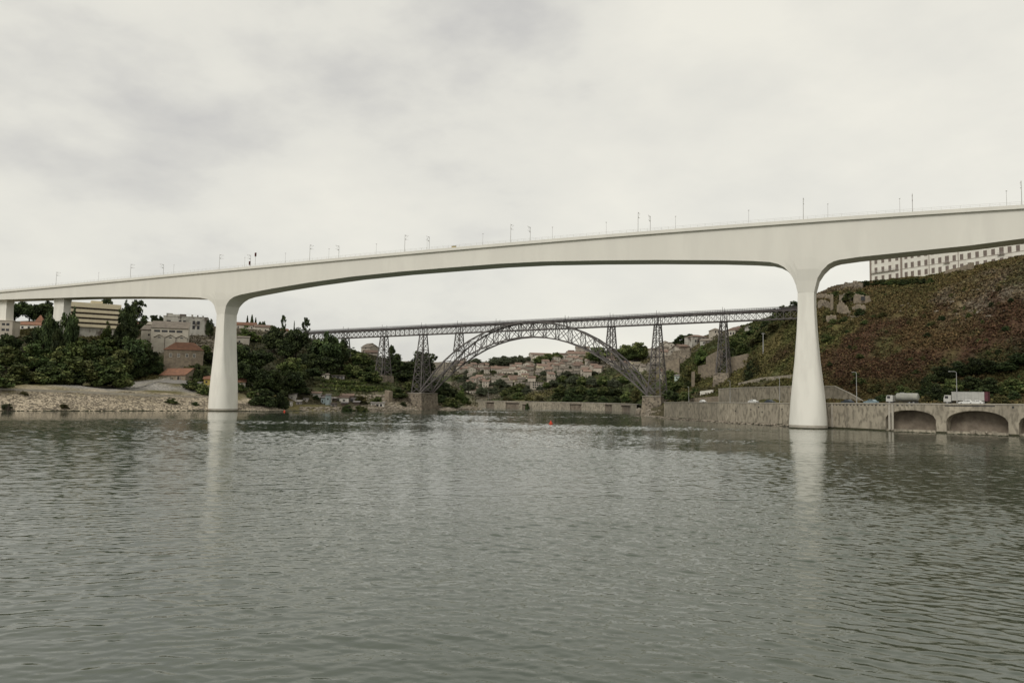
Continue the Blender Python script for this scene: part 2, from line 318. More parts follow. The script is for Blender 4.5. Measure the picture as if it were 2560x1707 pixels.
def _phi(r2): return np.where(r2 > 1e-12, .5*r2*np.log(np.maximum(r2, 1e-12)), 0)
def _d2(A, B): return ((A[:, None, :]-B[None, :, :])**2).sum(-1)/S0**2
n_ = len(CX); K = _phi(_d2(CX, CX))+np.eye(n_)*0.004
Pm = np.c_[np.ones(n_), CX/S0]; A_ = np.block([[K, Pm], [Pm.T, np.zeros((3, 3))]])
sol = np.linalg.solve(A_, np.r_[CZ, 0, 0, 0])
def tps(P):
    out = np.empty(len(P))
    for i in range(0, len(P), 20000):
        q = P[i:i+20000]; out[i:i+20000] = _phi(_d2(q, CX)) @ sol[:n_] + np.c_[np.ones(len(q)), q/S0] @ sol[n_:]
    return out
RWa = np.array(RW); FQa = np.array(FQ)
def fbm(x, y, s, o=0): return mnoise.fractal(Vector((x*s+o, y*s-o, o*.37)), 1.0, 2.0, 5)
def heights(P, rough=True):
    P = np.asarray(P, float)
    Q = np.c_[np.clip(P[:, 0], -400, 400), np.clip(P[:, 1], 185, 1080)]
    z = tps(Q); z = np.clip(z, -6, 95)
    ins = inside(P, RIVER); d = seg_dist(P, RIVER, True)
    if rough:
        nz = np.array([fbm(x, y, .045)*1.1+fbm(x, y, .16, 3)*.55 for x, y in P])
        z = z+nz*np.clip(d/12, 0, 1)*np.where(ins, 0, 1)
    z = np.where(ins, np.minimum(z, np.maximum(-.35*d-.05, -10)), np.maximum(z, np.minimum(.3*d, 3.0)))
    dw = seg_dist(P, RWa); dq = seg_dist(P, FQa)
    land = ~ins
    z = np.where(land & (dw < 8.5), -3.0, z); z = np.where(land & (dw >= 8.5) & (dw < 18), np.minimum(z, 7.0), z)
    z = np.where(land & (dq < 5.5), -3.0, z); z = np.where(land & (dq >= 5.5) & (dq < 13), np.minimum(z, 4.9), z)
    return z
def ground(x, y): return float(heights([(x, y)], False)[0])
# one sheet: fine where the photograph looks, coarse out to the horizon
xs = np.r_[[-3000, -1800, -1000, -600], np.arange(-420, -260, 8), np.arange(-260, 262, 2.75), np.arange(266, 420, 8), [600, 1000, 1800, 3000]]
ys = np.r_[[-1600, -800, -300, 0, 100], np.arange(170, 210, 5), np.arange(210, 560, 2.6), np.arange(560, 1100, 5), [1200, 1500, 2200, 3200]]
GX, GY = np.meshgrid(xs, ys); PG = np.c_[GX.ravel(), GY.ravel()]
ZG = heights(PG)
allc = HP+HC; cxy = np.array([at(p[0], p[1], p[2])[:2] for p in allc]); ccol = np.array([CLS[p[3]] for p in allc])
def cover(P):
    P = np.asarray(P, float)
    Wp = P+np.array([(fbm(x, y, .05, 11)*8+fbm(x, y, .2, 5)*3, fbm(x, y, .05, 27)*8+fbm(x, y, .2, 9)*4) for x, y in P])
    out = np.zeros((len(P), 3))
    for i in range(0, len(P), 20000):
        d2 = ((Wp[i:i+20000, None, :]-cxy[None])**2).sum(-1); wgt = 1/(d2+30)**3
        out[i:i+20000] = (wgt @ ccol)/wgt.sum(1)[:, None]
    nn = np.array([fbm(x, y, .055, 51) for x, y in P]); n2_ = np.array([fbm(x, y, .03, 77) for x, y in P]); hill = (P[:, 0] > 60)
    kg = (np.clip((nn-.2)*2.2, 0, .55)*hill)[:, None]; ko = (np.clip((n2_-.16)*2.2, 0, .5)*hill)[:, None]
    out = out*(1-ko)+np.array((.155, .118, .05))*ko; out = out*(1-kg)+np.array((.062, .078, .025))*kg      # drifts of dry grass and of gorse
    return out
CG = cover(PG)
nx, ny = len(xs), len(ys)
idx = np.arange(nx*ny).reshape(ny, nx)
fc = np.c_[idx[:-1, :-1].ravel(), idx[:-1, 1:].ravel(), idx[1:, 1:].ravel(), idx[1:, :-1].ravel()]
me = bpy.data.meshes.new('ground'); me.from_pydata(np.c_[PG, ZG].tolist(), [], fc.tolist())
ca = me.color_attributes.new('tint', 'FLOAT_COLOR', 'POINT'); ca.data.foreach_set('color', np.c_[CG, np.ones(len(CG))].ravel())
me.polygons.foreach_set('use_smooth', [True]*len(me.polygons)); me.materials.append(MT['ground'])
struct(link('ground', me))

# ------------------------------------------------------------------ water
wm = bpy.data.materials.new('river_water'); wm.use_nodes = True; t = wm.node_tree; b = t.nodes['Principled BSDF']
b.inputs['Base Color'].default_value = (.05, .064, .045, 1); b.inputs['Roughness'].default_value = .035; b.inputs['IOR'].default_value = 1.333
b.inputs['Specular IOR Level'].default_value = .5
tcn = t.nodes.new('ShaderNodeTexCoord')
def wnoise(scale, stretch, rot, detail, dist=0.0, loc=(0, 0, 0), rough=.55):
    mp = t.nodes.new('ShaderNodeMapping'); mp.inputs['Scale'].default_value = (*stretch, 1); mp.inputs['Rotation'].default_value = (0, 0, R(rot)); mp.inputs['Location'].default_value = loc
    t.links.new(tcn.outputs['Object'], mp.inputs[0]); n = t.nodes.new('ShaderNodeTexNoise'); n.inputs['Scale'].default_value = scale
    n.inputs['Detail'].default_value = detail; n.inputs['Distortion'].default_value = dist; n.inputs['Roughness'].default_value = rough
    t.links.new(mp.outputs[0], n.inputs['Vector']); return n.outputs['Fac']
def wmath(op, a, b_=None):
    n = t.nodes.new('ShaderNodeMath'); n.operation = op
    for i, q in enumerate((a, b_)):
        if q is None: continue
        if hasattr(q, 'links'): t.links.new(q, n.inputs[i])
        else: n.inputs[i].default_value = q
    return n.outputs[0]
def wramp(a, lo, hi, o0, o1):
    n = t.nodes.new('ShaderNodeMapRange'); n.interpolation_type = 'SMOOTHSTEP'; t.links.new(a, n.inputs[0])
    n.inputs['From Min'].default_value = lo; n.inputs['From Max'].default_value = hi; n.inputs['To Min'].default_value = o0; n.inputs['To Max'].default_value = o1
    return n.outputs[0]
gust = wramp(wnoise(.018, (1, .55), 20, 3, .6), .36, .64, .25, 1.0)      # calm and ruffled patches of the river
ridge = lambda n: wmath('MULTIPLY', wmath('ABSOLUTE', wmath('SUBTRACT', n, .5)), -2.0)
w1 = wnoise(.7, (.55, 1.0), 12, 3, .6)                                       # main ripples
w2 = ridge(wnoise(.8, (.45, 1.0), -14, 2, .5, (31, 7, 0)))                   # crossing crests
w3 = ridge(wnoise(1.5, (.72, 1), -5, 2, .9, (3, 71, 0)))
w5 = wnoise(4.5, (.6, 1), 9, 2, .4, (8, 2, 0))
w4 = wnoise(.16, (.5, 1), 8, 2, .2, (13, 21, 0))
hsum = wmath('ADD', wmath('ADD', wmath('ADD', wmath('MULTIPLY', w1, .11), wmath('MULTIPLY', w2, .15)), wmath('ADD', wmath('MULTIPLY', w3, .16), wmath('MULTIPLY', w4, .10))), wmath('MULTIPLY', w5, .022))
slick = wramp(wnoise(.035, (.28, 1.0), 6, 3, .4, (5, 9, 0)), .42, .6, .35, 1.1)   # long calm slicks
sx_ = t.nodes.new('ShaderNodeSeparateXYZ'); t.links.new(tcn.outputs['Object'], sx_.inputs[0])
lee = wramp(sx_.outputs['X'], -130, -45, .4, 1.0)      # sheltered water along the left bank
att = t.nodes.new('ShaderNodeAttribute'); att.attribute_name = 'fine'     # where the waves are modelled, only the finest ripple is left to the bump
hh = wmath('ADD', wmath('MULTIPLY', wmath('MULTIPLY', wmath('MULTIPLY', hsum, gust), slick), wmath('MULTIPLY', lee, att.outputs['Fac'])), wmath('MULTIPLY', w5, .006))
bp = t.nodes.new('ShaderNodeBump'); bp.inputs['Strength'].default_value = 1.0; bp.inputs['Distance'].default_value = 1.0
t.links.new(hh, bp.inputs['Height']); t.links.new(bp.outputs[0], b.inputs['Normal'])
# modelled waves: two crossing trains of wind ripples, patchy gusts, calmer under the left bank
def wave_tile(L, n, ang, lam, spread, seed):
    g = np.random.default_rng(seed); k1 = 2*np.pi*np.fft.fftfreq(n, L/n); kx, ky = np.meshgrid(k1, k1); k = np.hypot(kx, ky); k[0, 0] = 1
    k0 = 2*np.pi/lam; ca_ = np.abs((kx*math.cos(ang)+ky*math.sin(ang))/k)
    A = k**-2.6*np.exp(-(k0/k)**2*.9)*np.exp(-(k/(2*np.pi/.3))**2)*ca_**spread; A[0, 0] = 0
    h = np.fft.ifft2(A*(g.normal(size=(n, n))+1j*g.normal(size=(n, n)))).real; gx, gy = np.gradient(h, L/n); return h/math.sqrt((gx**2+gy**2).mean())
WT = [(wave_tile(61, 1024, R(113), 1.25, 5, 3), 61, 0.0), (wave_tile(53, 1024, R(64), 1.1, 5, 4), 53, R(7)), (wave_tile(83, 512, R(90), 4.5, 2, 5), 83, R(-6)), (wave_tile(37, 1024, R(92), .6, 1.2, 6), 37, R(13))]
def samp(T, L, rot, x, y):
    c, s_ = math.cos(rot), math.sin(rot); n = T.shape[0]; u = ((x*c-y*s_)/L % 1)*n; v = ((x*s_+y*c)/L % 1)*n
    i = u.astype(int) % n; j = v.astype(int) % n; fu = u-np.floor(u); fv = v-np.floor(v); i2 = (i+1) % n; j2 = (j+1) % n
    return T[j, i]*(1-fu)*(1-fv)+T[j, i2]*fu*(1-fv)+T[j2, i]*(1-fu)*fv+T[j2, i2]*fu*fv
gx_ = np.arange(-320, 330, 10.); gy_ = np.arange(-20, 600, 10.)
GU = np.array([[.62+.75*fbm(x*.6, y, .022, 2) for x in gx_] for y in gy_])
def gustf(x, y):
    u = np.clip((x-gx_[0])/10, 0, len(gx_)-1.01); v = np.clip((y-gy_[0])/10, 0, len(gy_)-1.01); i = u.astype(int); j = v.astype(int); fu, fv = u-i, v-j
    q = GU[j, i]*(1-fu)*(1-fv)+GU[j, i+1]*fu*(1-fv)+GU[j+1, i]*(1-fu)*fv+GU[j+1, i+1]*fu*fv
    lee_ = np.clip((x+150)/80, 0, 1); return np.clip(q, .42, 1.15)*(.3+.7*lee_)
def water_h(x, y, edge):
    q = np.clip((x+8-.05*y)/38+.5, .12, .9); h = samp(*WT[0], x, y)*.13*(1-q)+samp(*WT[1], x, y)*.13*q+samp(*WT[2], x, y)*.034+samp(*WT[3], x, y)*.115*(1-np.clip((y-35)/95, 0, 1)); h = h+np.where(h > 0, h*h*3.5, 0)
    return h*gustf(x, y)*edge
V_ = []; F_ = []; A_f = []; off = 0
def patch(x0, x1, y0, y1, d, fade):
    global off
    X = np.arange(x0, x1+d*.5, d); Y = np.arange(y0, y1+d*.5, d); X[-1] = x1; Y[-1] = y1; XX, YY = np.meshgrid(X, Y)
    e = np.clip(np.minimum(np.minimum(XX-x0, x1-XX)/fade[0], np.minimum((YY-y0)/fade[1], (y1-YY)/fade[2])), 0, 1)
    P = np.c_[XX.ravel(), YY.ravel(), water_h(XX.ravel(), YY.ravel(), e.ravel())]; n, m = len(X), len(Y); k = np.arange(n*m).reshape(m, n)+off
    V_.append(P); F_.append(np.c_[k[:-1, :-1].ravel(), k[:-1, 1:].ravel(), k[1:, 1:].ravel(), k[1:, :-1].ravel()]); A_f.append(1-e.ravel()); off += len(P)
patch(-48, 48, 12, 66, .1, (3, 3, .001)); patch(-84, 104, 66, 130, .16, (8, .001, .001)); patch(-165, 175, 130, 240, .32, (20, .001, .001)); patch(-240, 180, 240, 560, .55, (20, .001, 60))
def flat(x0, x1, y0, y1):
    global off
    V_.append(np.array([(x0, y0, 0), (x1, y0, 0), (x1, y1, 0), (x0, y1, 0)], float)); F_.append(np.array([[0, 1, 2, 3]])+off); A_f.append(np.ones(4)); off += 4
flat(-3000, 3000, 560, 3200); flat(-3000, 3000, -1600, 12); flat(-3000, -48, 12, 66); flat(48, 3000, 12, 66); flat(-3000, -84, 66, 130); flat(104, 3000, 66, 130); flat(-3000, -165, 130, 240); flat(175, 3000, 130, 240); flat(-3000, -240, 240, 560); flat(180, 3000, 240, 560)
V_ = np.concatenate(V_); F_ = np.concatenate(F_); me = bpy.data.meshes.new('water'); me.vertices.add(len(V_)); me.vertices.foreach_set('co', V_.ravel())
me.loops.add(F_.size); me.loops.foreach_set('vertex_index', F_.ravel().astype(np.int32)); me.polygons.add(len(F_)); me.polygons.foreach_set('loop_start', np.arange(0, F_.size, 4, dtype=np.int32)); me.update(calc_edges=True)
me.polygons.foreach_set('use_smooth', np.ones(len(F_), bool)); fa = me.attributes.new('fine', 'FLOAT', 'POINT'); fa.data.foreach_set('value', np.concatenate(A_f)); me.materials.append(wm)
struct(link('water', me))
# ------------------------------------------------------------------ white concrete railway bridge (foreground)
L0 = W(551, 1028); R0 = W(2018, 1072)
BU = (R0-L0); BSPAN = float(np.linalg.norm(BU[:2])); BU = BU/BSPAN; BN = np.array([-BU[1], BU[0], 0.])   # along, and away from camera
BF = L0+BN*2.6                                # a point of the front face plane
brz = math.atan2(BU[1], BU[0])
bridge = thing('railway_bridge', 'long smooth white concrete bridge on two tall flared river piers, closest to the camera', 'bridge', tuple(BF), brz)
def bp_(px, py):
    q = on_plane(px, py, BF, BN); return float((q-BF) @ BU), float(q[2])
TOPPX = [(14,730),(339,701),(480,687),(550,680),(767,659.5),(1000,637.5),(1320,610.5),(1640,586),(2017,559),(2560,522)]
tp = [bp_(*p) for p in TOPPX]; pf = np.polyfit([a for a, _ in tp], [b for _, b in tp], 3)
ztop = lambda s: float(np.polyval(pf, min(max(s, -175), 315)))
SC = {0: 0.0, 1: BSPAN}; 
pL0, pL1 = bp_(537.5, 784)[0], bp_(557, 784)[0]; pR0, pR1 = bp_(1993, 730)[0], bp_(2034, 730)[0]
cLs, cRs = (pL0+pL1)/2, (pR0+pR1)/2; HW = (pR1-pR0)/2
botL = [(0,749),(135,745),(224,742.3),(337,741.3),(449,742.4),(500,744.2),(516,747.5),(527,754),(533,763),(536.5,774)]
botM = [(559,774),(562,764),(567,756.5),(573,749.5),(584,742),(600,736.8),(621.5,732.5),(679,721.5),(767,707),(878,691.6),(1000,679),(1136,668),(1245,659.5),(1354,654),(1490,651.2),(1640,650),(1797,650.6),(1880,652.5),(1925,655.2),(1945,660),(1960,667.5),(1972.5,680),(1982,695),(1989,712)]
botR = [(2036.5,712),(2043,695),(2055,676),(2070,661),(2084,653.5),(2098,649.5),(2148,642.3),(2266,630),(2422,614),(2560,596)]
prof = sorted([bp_(*p) for p in botL]) + [(cLs-HW, bp_(537.5, 784)[1]), (cLs+HW, bp_(557, 784)[1])] + sorted([bp_(*p) for p in botM]) + [(cRs-HW, bp_(1993, 730)[1]), (cRs+HW, bp_(2034, 730)[1])] + sorted([bp_(*p) for p in botR])
zshL = bp_(547, 784)[1]; zshR = bp_(2013, 730)[1]
fixp = []
for s, z in prof:
    if cLs-HW-.4 < s < cLs+HW+.4 and z > zshL+.5 or cRs-HW-.4 < s < cRs+HW+.4 and z > zshR+.5: continue
    fixp.append((s, z))
prof = sorted(fixp)
prof = [(-420, prof[0][1]-.6), (-250, prof[0][1]-.2)]+prof+[(prof[-1][0]+40, prof[-1][1]+.2), (430, prof[-1][1]-1.5)]
ps = [a for a, _ in prof]; pz = [b for _, b in prof]
st = sorted(set([round(v, 3) for v in list(np.arange(-420, 430.1, 6))+ps]))
DEP = 9.6; ROWS = 7
def inset(z, s):   # the box narrows slightly down the haunches into the shafts
    zs = zshL if s < BSPAN/2 else zshR
    k = min(1, max(0, (zs+9-z)/9)); return 1.0*k*k*(3-2*k)
def col(s):
    zt = ztop(s); zb = float(np.interp(s, ps, pz)); r = []
    for i in range(ROWS):
        z = zt+(zb-zt)*i/(ROWS-1); r.append((s, inset(z, s), z))
    for i in range(ROWS)[::-1]:
        z = zt+(zb-zt)*i/(ROWS-1); r.append((s, DEP-inset(z, s), z))
    return r
mb = MB(); mb.loft([col(s) for s in st])
girder = mb.build('girder', MT['concrete'], bridge)
import bmesh
def shaft(cs, ztp, prof_w, dep_base, base_z=-2.5, top_z=None, grow=0.0):
    rings = []; cy = DEP/2; d0 = DEP/2-1.0
    zs_ = list(np.linspace(ztp if top_z is None else top_z, base_z, 26 if top_z is None else 4))
    for z in zs_:
        k = (ztp-z)/(ztp-0); kk = min(max(k, 0), 1)
        a = HW+np.interp(kk, prof_w[0], prof_w[1])+grow; bq = d0+(dep_base-d0)*(kk**1.5)+grow
        rad = (0.02+0.93*kk**1.25)*min(a, bq)
        ring = []
        for cxs, cys, a0 in ((1, 1, 0), (-1, 1, 90), (-1, -1, 180), (1, -1, 270)):
            for q in range(9):
                an = R(a0+90*q/8); ring.append((cs+cxs*(a-rad)+rad*math.cos(an), cy+cys*(bq-rad)+rad*math.sin(an), z))
        rings.append(ring)
    return MB().loft(rings)
# half-width growth measured off the right pier
gw = ([0, .13, .3, .5, .62, .78, .93, 1.0], [0, .05, .45, 1.15, 1.75, 2.55, 3.1, 3.35])
for cs, zt_ in ((cLs, zshL), (cRs, zshR)):
    o = shaft(cs, zt_, gw, 6.6).build('pier', MT['pier'], bridge, smooth=True)
    for p_ in o.data.polygons: p_.use_smooth = True
    m_ = o.modifiers.new('edges', 'EDGE_SPLIT'); m_.split_angle = R(35)
    shaft(cs, zt_, gw, 6.6, -2, .32, .06).build('tide_mark', MT['algae'], o); shaft(cs, zt_, gw, 6.6, .33, 1.1, .02).build('stain_band', MT['coping'], o)
# approach piers on the left bank
for (pxl, pxr, pyb) in ((-14, 17, 806), (134, 160, 880)):
    s0, s1 = [float((on_plane(v, 752, BF+BN*2.6, BN)-BF) @ BU) for v in (pxl, pxr)]; zb = float(np.interp((s0+s1)/2, ps, pz))
    q = BF+BU*(s0+s1)/2+BN*DEP/2; zg = ground(q[0], q[1])-2
    m_ = MB(); m_.loft([[(s0-.1, 2.6, zb), (s1+.1, 2.6, zb), (s1+.1, DEP-2.6, zb), (s0-.1, DEP-2.6, zb)][::-1], [(s0+.3, 2.8, zb-3), (s1-.3, 2.8, zb-3), (s1-.3, DEP-2.8, zb-3), (s0+.3, DEP-2.8, zb-3)][::-1],
                        [(s0-.2, 2.5, zg), (s1+.2, 2.5, zg), (s1+.2, DEP-2.5, zg), (s0-.2, DEP-2.5, zg)][::-1]])
    m_.build('pier', MT['pier'], bridge)
# edge beams (light band over the shadow line), tracks, railings
def strip(y0, y1, dz0, dz1, name, m, parent):
    rr = []
    for s in np.arange(-420, 430.1, 10):
        z = ztop(s); rr.append([(s, y0, z+dz0), (s, y1, z+dz0), (s, y1, z+dz1), (s, y0, z+dz1)])
    return MB().loft(rr).build(name, m, parent)
eb = strip(-.75, .55, .02, 1.15, 'edge_beam', MT['concrete'], bridge)
strip(DEP-.55, DEP+.75, .02, 1.15, 'edge_beam', MT['concrete'], bridge)
strip(.56, DEP-.56, .02, .35, 'track_bed', MT['gravel'], bridge)
for yy in (2.3, 3.73, 5.9, 7.33): strip(yy-.04, yy+.04, .36, .5, 'rail', MT['mast'], bridge)
for yy in (-.45, DEP+.45):
    m_ = MB()
    for s in np.arange(-420, 428, 2.5): m_.box((s-.03, yy-.03, ztop(s)+1.15), (s+.03, yy+.03, ztop(s)+2.1))
    for s in np.arange(-420, 428, 10):
        for dz in (1.6, 2.08): m_.beam((s, yy, ztop(s)+dz), (s+10, yy, ztop(s+10)+dz), .05)
    m_.build('railing', MT['rail'], bridge)
# things standing on the deck
def deck_pt(px, y):
    s = bp_(px, np.interp(px, [a for a, _ in TOPPX], [b for _, b in TOPPX]))[0]
    return BF+BU*s+BN*y+np.array([0, 0, ztop(s)+.35]), s
catmast = {}
def catenary(px, y, label, h=8.2, flip=1):
    p, s = deck_pt(px, y)
    t_ = thing('catenary_mast', label, 'overhead line mast', tuple(p), brz, 'overhead line masts on the white bridge')
    key = (h, flip)
    if key not in catmast:
        catmast[key] = (MB().tube([(0, 0, -.3), (0, 0, h)], [.11, .07], 8).mesh('pole', MT['mast']),
                        MB().tube([(0, 0, h-.3), (0, flip*2.4, h-.1)], .04, 6).tube([(0, 0, h-1.9), (0, flip*2.4, h-1.7)], .04, 6).tube([(0, 0, h-1.9), (0, flip*2.3, h-.15)], .03, 5).mesh('bracket', MT['mast']),
                        MB().tube([(0, flip*.35, h-1.9), (0, flip*.8, h-1.86)], .12, 8).mesh('insulator', MT['sash']), MB().tube([(.0, flip*.35, h-.3), (0, flip*.8, h-.26)], .12, 8).mesh('insulator', MT['sash']))
    for nm, me_ in zip(('pole', 'bracket', 'insulator', 'insulator'), catmast[key]): link(nm, me_, t_)
for px, lb in ((135,'mast at the far left end of the white bridge, above the striped building'),(321,'overhead line mast on the white bridge above the tall dark tree'),(543.5,'tall overhead line mast standing right above the left river pier'),
               (770,'tall overhead line mast, next big one right of the red signals'),(1008,'tall bracketed mast on the white bridge above the left end of the iron bridge deck'),(1273.5,'tall mast on the white bridge above the crown of the iron arch'),
               (1593,'tall mast on the white bridge above the right iron tower'),(2007.7,'tall mast standing above the right river pier'),(2556,'overhead line mast at the right edge of the photo on the white bridge')):
    catenary(px, .95, lb)
for px, lb in ((370,'shorter rear mast on the far side of the white bridge above the ruined factory'),(590,'rear mast just left of the red signals on the white bridge'),(814,'rear bracketed mast behind and right of the second tall mast'),(1043.5,'rear mast with two small brackets, left of the bridge middle'),
               (1301,'rear mast close right of the mast above the iron arch crown'),(1608,'rear mast paired closest with a tall front mast on the bridge'),(2282.7,'lone rear mast on the bridge above the white monastery windows')):
    catenary(px, DEP-.95, lb, 8.2, -1)
lampm = None
for px, lb in ((246,'thin lamp post on the white bridge above the striped cream building'),(434,'thin lamp post on the white bridge above the ruined factory'),(611.5,'slim lamp post just left of the tall red signal'),(713,'thin lamp post between the red signal and the next tall mast'),(822,'thin lamp post right beside a rear mast, second right of the signals'),
               (940.5,'thin lamp post on the bridge over the left iron tower'),(1067.5,'thin lamp post left of the small box on the bridge rail'),(1207,'thin lamp post on the bridge left of the arch crown'),(1381,'thin lamp post right of the mast above the arch crown'),
               (1515.6,'thin lamp post left of the mast pair at the bridge middle right'),(1689,'thin lamp post right of the mast pair on the white bridge'),(1872,'thin lamp post left of the right river pier on the deck'),(2070,'thin lamp post just right of the right river pier'),(2250,'thin lamp post above the left end of the white monastery'),(2517,'thin lamp post near the right edge of the photo')):
    p, s = deck_pt(px, -.1); p[2] += .75
    t_ = thing('lamp_post', lb, 'lamp post', tuple(p), brz, 'lamp posts along the white bridge')
    if lampm is None:
        lampm = (MB().tube([(0, 0, -.2), (0, 0, 4.4)], [.055, .04], 6).mesh('pole', MT['mast']), MB().box((-.2, -.12, 4.4), (.2, .12, 4.55)).mesh('lamp_head', MT['mast']))
    link('pole', lampm[0], t_); link('lamp_head', lampm[1], t_)
for px, hh_, lb in ((635.5, 6.2, 'tall dark red railway signal on the white bridge'), (621.5, 2.6, 'short dark red signal, left of the tall one on the white bridge')):
    p, s = deck_pt(px, .5); p[2] += .8
    t_ = thing('railway_signal', lb, 'signal', tuple(p), brz, 'red railway signals on the white bridge')
    MB().tube([(0, 0, -.3), (0, 0, hh_)], .07, 8).build('pole', MT['mast'], t_)
    hd = MB().box((-.35, -.2, hh_-1.7), (.35, .2, hh_)).build('signal_head', MT['sigred'], t_)
    [MB().tube([(0, -.21, hh_-e_), (0, -.45, hh_-e_)], .17, 10).build('lens_hood', MT['sigred'], hd) for e_ in (.5, 1.1)]
p, s = deck_pt(1135, -.1); p[2] += .6
t_ = thing('equipment_box', 'small olive equipment cabinet on the rail of the white bridge', 'cabinet', tuple(p), brz)
MB().box((-.9, -.3, 0), (.9, .3, .8)).build('cabinet', MT['yellow'], t_); MB().box((-1, -.35, .8), (1, .35, .9)).build('lid', MT['mast'], t_)

# ------------------------------------------------------------------ iron arch bridge (behind)
AL = at(1066, 985, 488); AR = at(1629, 988, 425); AL[2] = AR[2] = 0
AU = AR-AL; ALEN = float(np.linalg.norm(AU)); AU /= ALEN; AN = np.array([-AU[1], AU[0], 0.]); arz = math.atan2(AU[1], AU[0])
iron = thing('arch_bridge', 'old grey iron arch bridge with lattice deck on slender towers', 'bridge', tuple(AL), arz)
def ap(px, py, t=0.0):
    q = on_plane(px, py, AL+AN*t, AN); return float((q-AL) @ AU), float(q[2])
half = lambda s: 2.0+5.2*abs(2*s/ALEN-1)**1.5
def curve(pxs, side):
    A = []; Z = []
    for px, py in pxs:
        s, z = ap(px, py, 0); s, z = ap(px, py, -half(s)*side); a = abs(2*s/ALEN-1); A.append([1, a**2, a**4]); Z.append(z)
    return np.linalg.lstsq(np.array(A), np.array(Z), rcond=None)[0]
TOPA = [(1341,803),(1409,810),(1453.5,827),(1493,846.6),(1535,877.5),(1577,922),(1605,956),(1625,984)]
BOTA = [(1338.5,841),(1394.6,845),(1451,863.5),(1487,883),(1521,905.5),(1563,936),(1591,964.5),(1619,990)]
TOPB = [(1306,807),(1272,813),(1238,824),(1200.6,839.5),(1161.5,863),(1129,887),(1085,933),(1052,984)]
BOTB = [(1306,843),(1272,850),(1238,858),(1204,873.5),(1184,889)]
ct = curve(TOPA+TOPB, 1); cb = curve(BOTA+BOTB, 1)
Q_ = lambda c, s: float(np.dot(c, [1, (2*s/ALEN-1)**2, (2*s/ALEN-1)**4]))
zhinge = min(Q_(ct, 0), Q_(cb, 0))
def zt_(s): return max(Q_(ct, s), zb_(s)+.3)
def zb_(s): return Q_(cb, s)
NP = 18; SS = np.linspace(0, ALEN, NP+1)
DT = [(857,827),(953,823),(1057,816),(1220,809),(1417,799),(1529,795),(1644,789),(1760,783.5),(1808,779.4)]
dk = np.polyfit([ap(*p)[0] for p in DT], [ap(*p)[1] for p in DT], 1); zd = lambda s: float(np.polyval(dk, s))
arch = thing('arch', '', '', (0, 0, 0)); arch.parent = iron
for k in ('label', 'category'): del arch[k]
for side in (-1, 1):
    rib = MB(); lo_ = MB(); la = MB()
    for i in range(NP):
        a, b_ = SS[i], SS[i+1]
        P = lambda s, z: np.array([s, side*half(s), z])
        rib.beam(P(a, zt_(a)), P(b_, zt_(b_)), .75, .75); lo_.beam(P(a, zb_(a)), P(b_, zb_(b_)), .7, .7)
        if 1 <= i < NP-1:
            la.beam(P(a, zb_(a)), P(b_, zt_(b_)), .28); la.beam(P(a, zt_(a)), P(b_, zb_(b_)), .28)
        if i >= 1: la.beam(P(a, zb_(a)), P(a, zt_(a)), .36)
    rib.build('upper_chord', MT['iron'], arch); lo_.build('lower_chord', MT['iron'], arch); la.build('lattice', MT['iron'], arch)
cb_ = MB()
for i in range(NP+1):
    s = SS[i]; h_ = half(s)
    for z in (zt_(s), zb_(s)):
        if i not in (0, NP) or z == zt_(s): cb_.beam((s, -h_, z), (s, h_, z), .3)
    if i < NP:
        s2 = SS[i+1]; h2 = half(s2)
        for zz_ in (zt_, zb_):
            cb_.beam((s, -h_, zz_(s)), (s2, h2, zz_(s2)), .2); cb_.beam((s, h_, zz_(s)), (s2, -h2, zz_(s2)), .2)
    if 0 < i < NP: cb_.beam((s, -h_, zb_(s)), (s, h_, zt_(s)), .2); cb_.beam((s, h_, zb_(s)), (s, -h_, zt_(s)), .2)
cb_.build('cross_bracing', MT['iron'], arch)
SD0, SD1 = ap(762, 832)[0], ap(1996, 771)[0]
DD = 4.9
npan = int((SD1-SD0)/3.4); ds = np.linspace(SD0, SD1, npan+1)
dg = thing('deck_girder', '', '', (0, 0, 0)); dg.parent = iron
for k in ('label', 'category'): del dg[k]
for y in (-2.2, 2.2):
    ch = MB(); la = MB()
    ch.beam((SD0, y, zd(SD0)-.9), (SD1, y, zd(SD1)-.9), .4, .45); ch.beam((SD0, y, zd(SD0)-DD), (SD1, y, zd(SD1)-DD), .45, .45)
    for i in range(npan):
        a, b_ = ds[i], ds[i+1]
        la.beam((a, y, zd(a)-.9), (b_, y, zd(b_)-DD), .16); la.beam((a, y, zd(a)-DD), (b_, y, zd(b_)-.9), .16); la.beam((a, y, zd(a)-.9), (a, y, zd(a)-DD), .22)
    ch.build('chord', MT['iron'], dg); la.build('lattice', MT['iron'], dg)
xb = MB()
for i in range(npan+1):
    a = ds[i]; xb.beam((a, -2.2, zd(a)-DD), (a, 2.2, zd(a)-DD), .18)
    if i < npan: xb.beam((a, -2.2, zd(a)-DD), (ds[i+1], 2.2, zd(ds[i+1])-DD), .12)
xb.build('cross_bracing', MT['iron'], dg)
m_ = MB(); m_.add([(SD0, -2.5, zd(SD0)-.7), (SD1, -2.5, zd(SD1)-.7), (SD1, 2.5, zd(SD1)-.7), (SD0, 2.5, zd(SD0)-.7), (SD0, -2.5, zd(SD0)-.15), (SD1, -2.5, zd(SD1)-.15), (SD1, 2.5, zd(SD1)-.15), (SD0, 2.5, zd(SD0)-.15)],
          [(0,3,2,1),(4,5,6,7),(0,1,5,4),(1,2,6,5),(2,3,7,6),(3,0,4,7)]); m_.build('deck', MT['irondark'], iron)
